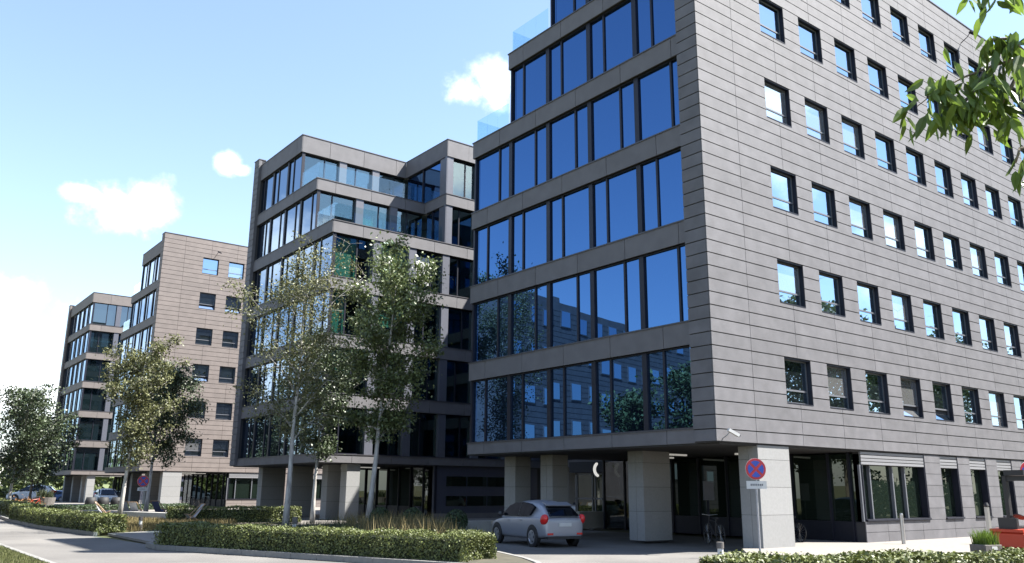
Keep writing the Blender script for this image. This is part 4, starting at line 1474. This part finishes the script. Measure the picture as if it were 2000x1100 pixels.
# ------------------------------------------------------------------ signs
def no_stopping(loc, zc, rz, label, plate=True, r=.30, top=None):
    T_ = thing('no_stopping_sign', label, 'road sign', loc, rz, 'round no stopping signs on poles')
    obj('pole', MB().tube([(0, 0, -.1), (0, 0, zc + r * .9)], .032, 10), M['galv'], T_)
    d = obj('disc', MB().lathe([(r, -.012), (r, .0)], n=40, axis='y'), M['red'], T_, (0, -.045, zc))
    obj('white_rim', MB().lathe([(r * 1.03, .0), (r * 1.03, .008)], n=40, axis='y'), M['white'], d, (0, -.0005, 0))
    b = MB()
    for q in range(4):
        a0 = math.radians(90 * q - 45) + .17; a1 = math.radians(90 * q + 45) - .17
        ro, ri = r * .79, r * .135
        am = (a0 + a1) / 2
        pts = [(ri * 1.4 * math.cos(am), ri * 1.4 * math.sin(am))] + [(ro * math.cos(a), ro * math.sin(a)) for a in np.linspace(a0, a1, 10)]
        b.prism(pts, 'y', -.018, -.013)
    obj('blue_field', b, M['blue'], d)
    if plate:
        pz = zc - r - .15
        pb = obj('text_plate', MB().box(-.30, .30, -.05, -.035, pz - .11, pz + .11), M['white'], T_)
        tx = MB()
        for i in range(7):
            tx.box(-.18 + .055 * i, -.142 + .055 * i, -.053, -.0505, pz - .025, pz + .03)
        obj('lettering', tx, M['frame'], pb)
    return T_


face = math.atan2(-16, -21) + math.pi / 2
no_stopping((-.28, -1.45, 0), 2.36, -.58, 'round blue and red no stopping sign standing in front of the corner pillar')
no_stopping((9.35, -5.0, 0), 2.42, -.45, 'round blue and red no stopping sign cut off by the right edge', plate=False, r=.31)
no_stopping((-5.4, 43.4, 0), 2.15, -.25, 'small round no stopping sign beside the dark tree in front of the taupe building', r=.36)

# ------------------------------------------------------------------ bollards, planters, furniture
tag(obj('steel_bollard', MB().lathe([(.065, -.05), (.065, .98), (.05, 1.02)], n=16), M['steel'], None, (8.25, -1.15, 0), smooth=False), 'polished steel bollard in front of the large ground floor window', 'bollard')
ip = thing('intercom_post', 'slim post with a dark top behind the grass planter', 'post', (10.9, -2.9, 0))
obj('post', MB().box(-.09, .09, -.05, .05, -.02, 1.25), M['steel'], ip)
obj('head', MB().lathe([(.05, 1.25), (.09, 1.30), (.05, 1.40)], n=10), M['dark'], ip)


def light_bollard(loc, label, h=.55):
    T_ = thing('light_bollard', label, 'bollard light', loc, 0, 'short bollard lights in the planting')
    obj('body', MB().lathe([(.085, -.05), (.085, h * .45)], n=14), M['concrete'], T_)
    obj('diffuser', MB().lathe([(.07, h * .45), (.07, h * .72)], n=14), M['white'], T_)
    obj('cap', MB().lathe([(.087, h * .72), (.087, h)], n=14), M['concrete'], T_)


light_bollard((-4.2, -3.2, 0), 'short bollard light at the left end of the nearest hedge', .52)
light_bollard((-9.1, 10.6, 0), 'short bollard light at the foot of the sparse yellowish tree', .8)
light_bollard((-3.3, 11.4, 0), 'short bollard light in front of the white low wall', .6)
light_bollard((-11.2, 21.2, 0), 'dark short bollard light beside the pale footpath', .55)
light_bollard((-11.6, 40.5, 0), 'far short bollard light above the long hedge', .7)

pl = thing('grass_planter', 'square concrete planter with bright green grass near the right edge', 'planter', (3.95, -5.8, 0), -.3)
pl.scale = (.62, .62, .72)
pbx = MB().box(-.5, .5, -.42, .42, 0, .48)
po = obj('box', pbx, M['concrete'], pl)
po.modifiers.new('bevel', 'BEVEL').width = .02
obj('label_plate', MB().box(-.12, .2, -.428, -.421, .30, .42), M['white'], pl)
q = rng.uniform(-.4, .4, (420, 2))
link('grass', blades_mesh('grass', np.column_stack([q, np.full(420, .45)]), .55, .016, M['grasp'], lean=.5), pl)


def deck_chair(loc, rz, fab, label):
    T_ = thing('deck_chair', label, 'deck chair', loc, rz, 'folding deck chairs on the lawn')
    for y in (-.3, .3):
        obj('leg', MB().tube([(-.5, y, 0), (.45, y, .95)], .025, 6), M['wood'], T_)
        obj('leg', MB().tube([(.5, y * .92, 0), (-.35, y * .92, .45)], .025, 6), M['wood'], T_)
    obj('bar', MB().tube([(.45, -.3, .95), (.45, .3, .95)], .02, 6), M['wood'], T_)
    obj('bar', MB().tube([(-.35, -.28, .45), (-.35, .28, .45)], .02, 6), M['wood'], T_)
    s_ = MB()
    pr = [(-.35, .45), (-.2, .27), (0, .30), (.22, .58), (.45, .95)]
    for i in range(4):
        (a, b), (c_, d_) = pr[i], pr[i + 1]
        o = len(s_.v)
        s_.v += [(a, -.25, b), (a, .25, b), (c_, .25, d_), (c_, -.25, d_), (a, -.25, b - .012), (a, .25, b - .012), (c_, .25, d_ - .012), (c_, -.25, d_ - .012)]
        s_.f += [(o, o + 1, o + 2, o + 3), (o + 4, o + 7, o + 6, o + 5), (o, o + 4, o + 5, o + 1), (o + 2, o + 6, o + 7, o + 3), (o, o + 3, o + 7, o + 4), (o + 1, o + 5, o + 6, o + 2)]
    obj('fabric', s_, fab, T_)
    return T_


d0 = deck_chair((-9.6, 34.9, 0), math.radians(160), M['canvas'], 'wooden deck chair with light fabric at the left end of the stone bench')
d1 = copy_thing(d0, (-7.0, 27.6, 0), math.radians(0), 'wooden deck chair leaning back right of the stone bench')
d2 = copy_thing(d0, (-7.75, 37.2, 0), math.radians(215), 'deck chair with its pale back turned, right of the white trunk')
d3 = copy_thing(d0, (-7.9, 34.6, 0), math.radians(215), 'deck chair with its pale back turned, nearest to the parking sign')
d4 = deck_chair((-5.6, 38.5, 0), math.radians(215), M['navyc'], 'dark blue deck chair behind the right end of the stone bench')

bn = thing('stone_bench', 'long white stone bench across the lawn in front of the taupe building', 'bench')
a, b = Vector((-9.6, 38.6, 0)), Vector((-7.05, 29.9, 0))
ang = math.atan2(b.y - a.y, b.x - a.x)
ln = (b - a).length
bme = MB().box(0, ln / 5 - .012, -.28, .28, -.02, .44).mesh('bench_block', M['stonew'])
for i in range(5):
    p = a + (b - a) * (i / 5)
    link('bench_block', bme, bn, tuple(p), (0, 0, ang))

pm = thing('black_planter', 'leftmost of three black barrel planters beside the farthest pillars', 'planter', (-4.6, 61.4, 0), 0, 'black barrel planters')
obj('tub', MB().lathe([(.34, -.02), (.46, .35), (.46, .6), (.36, .95)], n=18), M['black'], pm, smooth=True)
obj('soil', MB().lathe([(.33, .9), (.33, .93)], n=16), M['soil'], pm)
copy_thing(pm, (-3.7, 61.1, 0), 0, 'middle one of three black barrel planters beside the farthest pillars')
copy_thing(pm, (-2.75, 60.8, 0), 0, 'rightmost of three black barrel planters beside the farthest pillars')
gp_ = thing('grey_planter', 'grey tub planter on the lawn left of the farthest building', 'planter', (-7.6, 64.0, 0))
obj('tub', MB().lathe([(.7, -.02), (.85, .9)], n=18), M['concrete'], gp_)
q = rng.uniform(-.6, .6, (200, 2))
link('grass', blades_mesh('grass', np.column_stack([q, np.full(200, .85)]), .7, .03, M['gras']), gp_)


def bicycle(loc, rz, col, label):
    T_ = thing('bicycle', label, 'bicycle', loc, rz, 'parked bicycles')
    for x in (-.52, .52):
        w = MB()
        w.tube([(x + .33 * math.cos(t), 0, .34 + .33 * math.sin(t)) for t in np.linspace(0, 2 * math.pi, 25)], .017, 6, cap=False)
        wo = obj('wheel', w, M['black'], T_)
        s_ = MB()
        for k in range(8):
            t = math.pi * k / 8
            s_.tube([(x - .32 * math.cos(t), 0, .34 - .32 * math.sin(t)), (x + .32 * math.cos(t), 0, .34 + .32 * math.sin(t))], .003, 4)
        obj('spokes', s_, M['steel'], wo)
    f_ = MB()
    for p, q_ in (((-.52, 0, .34), (-.08, 0, .30)), ((-.08, 0, .30), (-.2, 0, .82)), ((-.2, 0, .75), (.36, 0, .80)), ((-.08, 0, .30), (.38, 0, .74)), ((-.52, 0, .34), (-.18, 0, .74)), ((.52, 0, .34), (.34, 0, .92))):
        f_.tube([p, q_], .018, 6)
    obj('frame', f_, col, T_)
    obj('saddle', MB().box(-.32, -.08, -.06, .06, .84, .89), M['black'], T_)
    obj('handlebar', MB().tube([(.26, -.28, .98), (.36, 0, .95), (.26, .28, .98)], .014, 6), M['steel'], T_)
    obj('pedal', MB().box(-.13, -.03, -.1, .1, .16, .19), M['black'], T_)
    return T_


k0 = bicycle((5.0, 66.2, 0), .3, M['dark'], 'leftmost dark bicycle parked under the taupe building')
copy_thing(k0, (6.4, 66.6, 0), .5, 'right hand bicycle parked under the taupe building', 'parked bicycles')
copy_thing(k0, (4.9, 2.4, -.02), 1.2, 'bicycle in the dark to the right of the corner pillar', 'parked bicycles')
copy_thing(k0, (6.2, 2.0, -.02), 1.3, 'bicycle in the dark by the glazed ground floor wall', 'parked bicycles')
copy_thing(k0, (2.2, 2.2, -.02), 1.1, 'bicycle in the dark just left of the corner pillar', 'parked bicycles')
bicycle((-8.7, 61.6, 0), .4, M['orange'], 'orange bicycle on the grass left of the farthest building')
nb = thing('notice_board', 'grey notice board on the wall behind the second pillar', 'sign board', (4.6, 4.55, 1.1))
obj('board', MB().box(0, .6, 0, .04, .3, 1.0), M['frame'], nb)
obj('post', MB().box(.27, .33, .04, .1, -1.15, 1.0), M['metal'], nb)
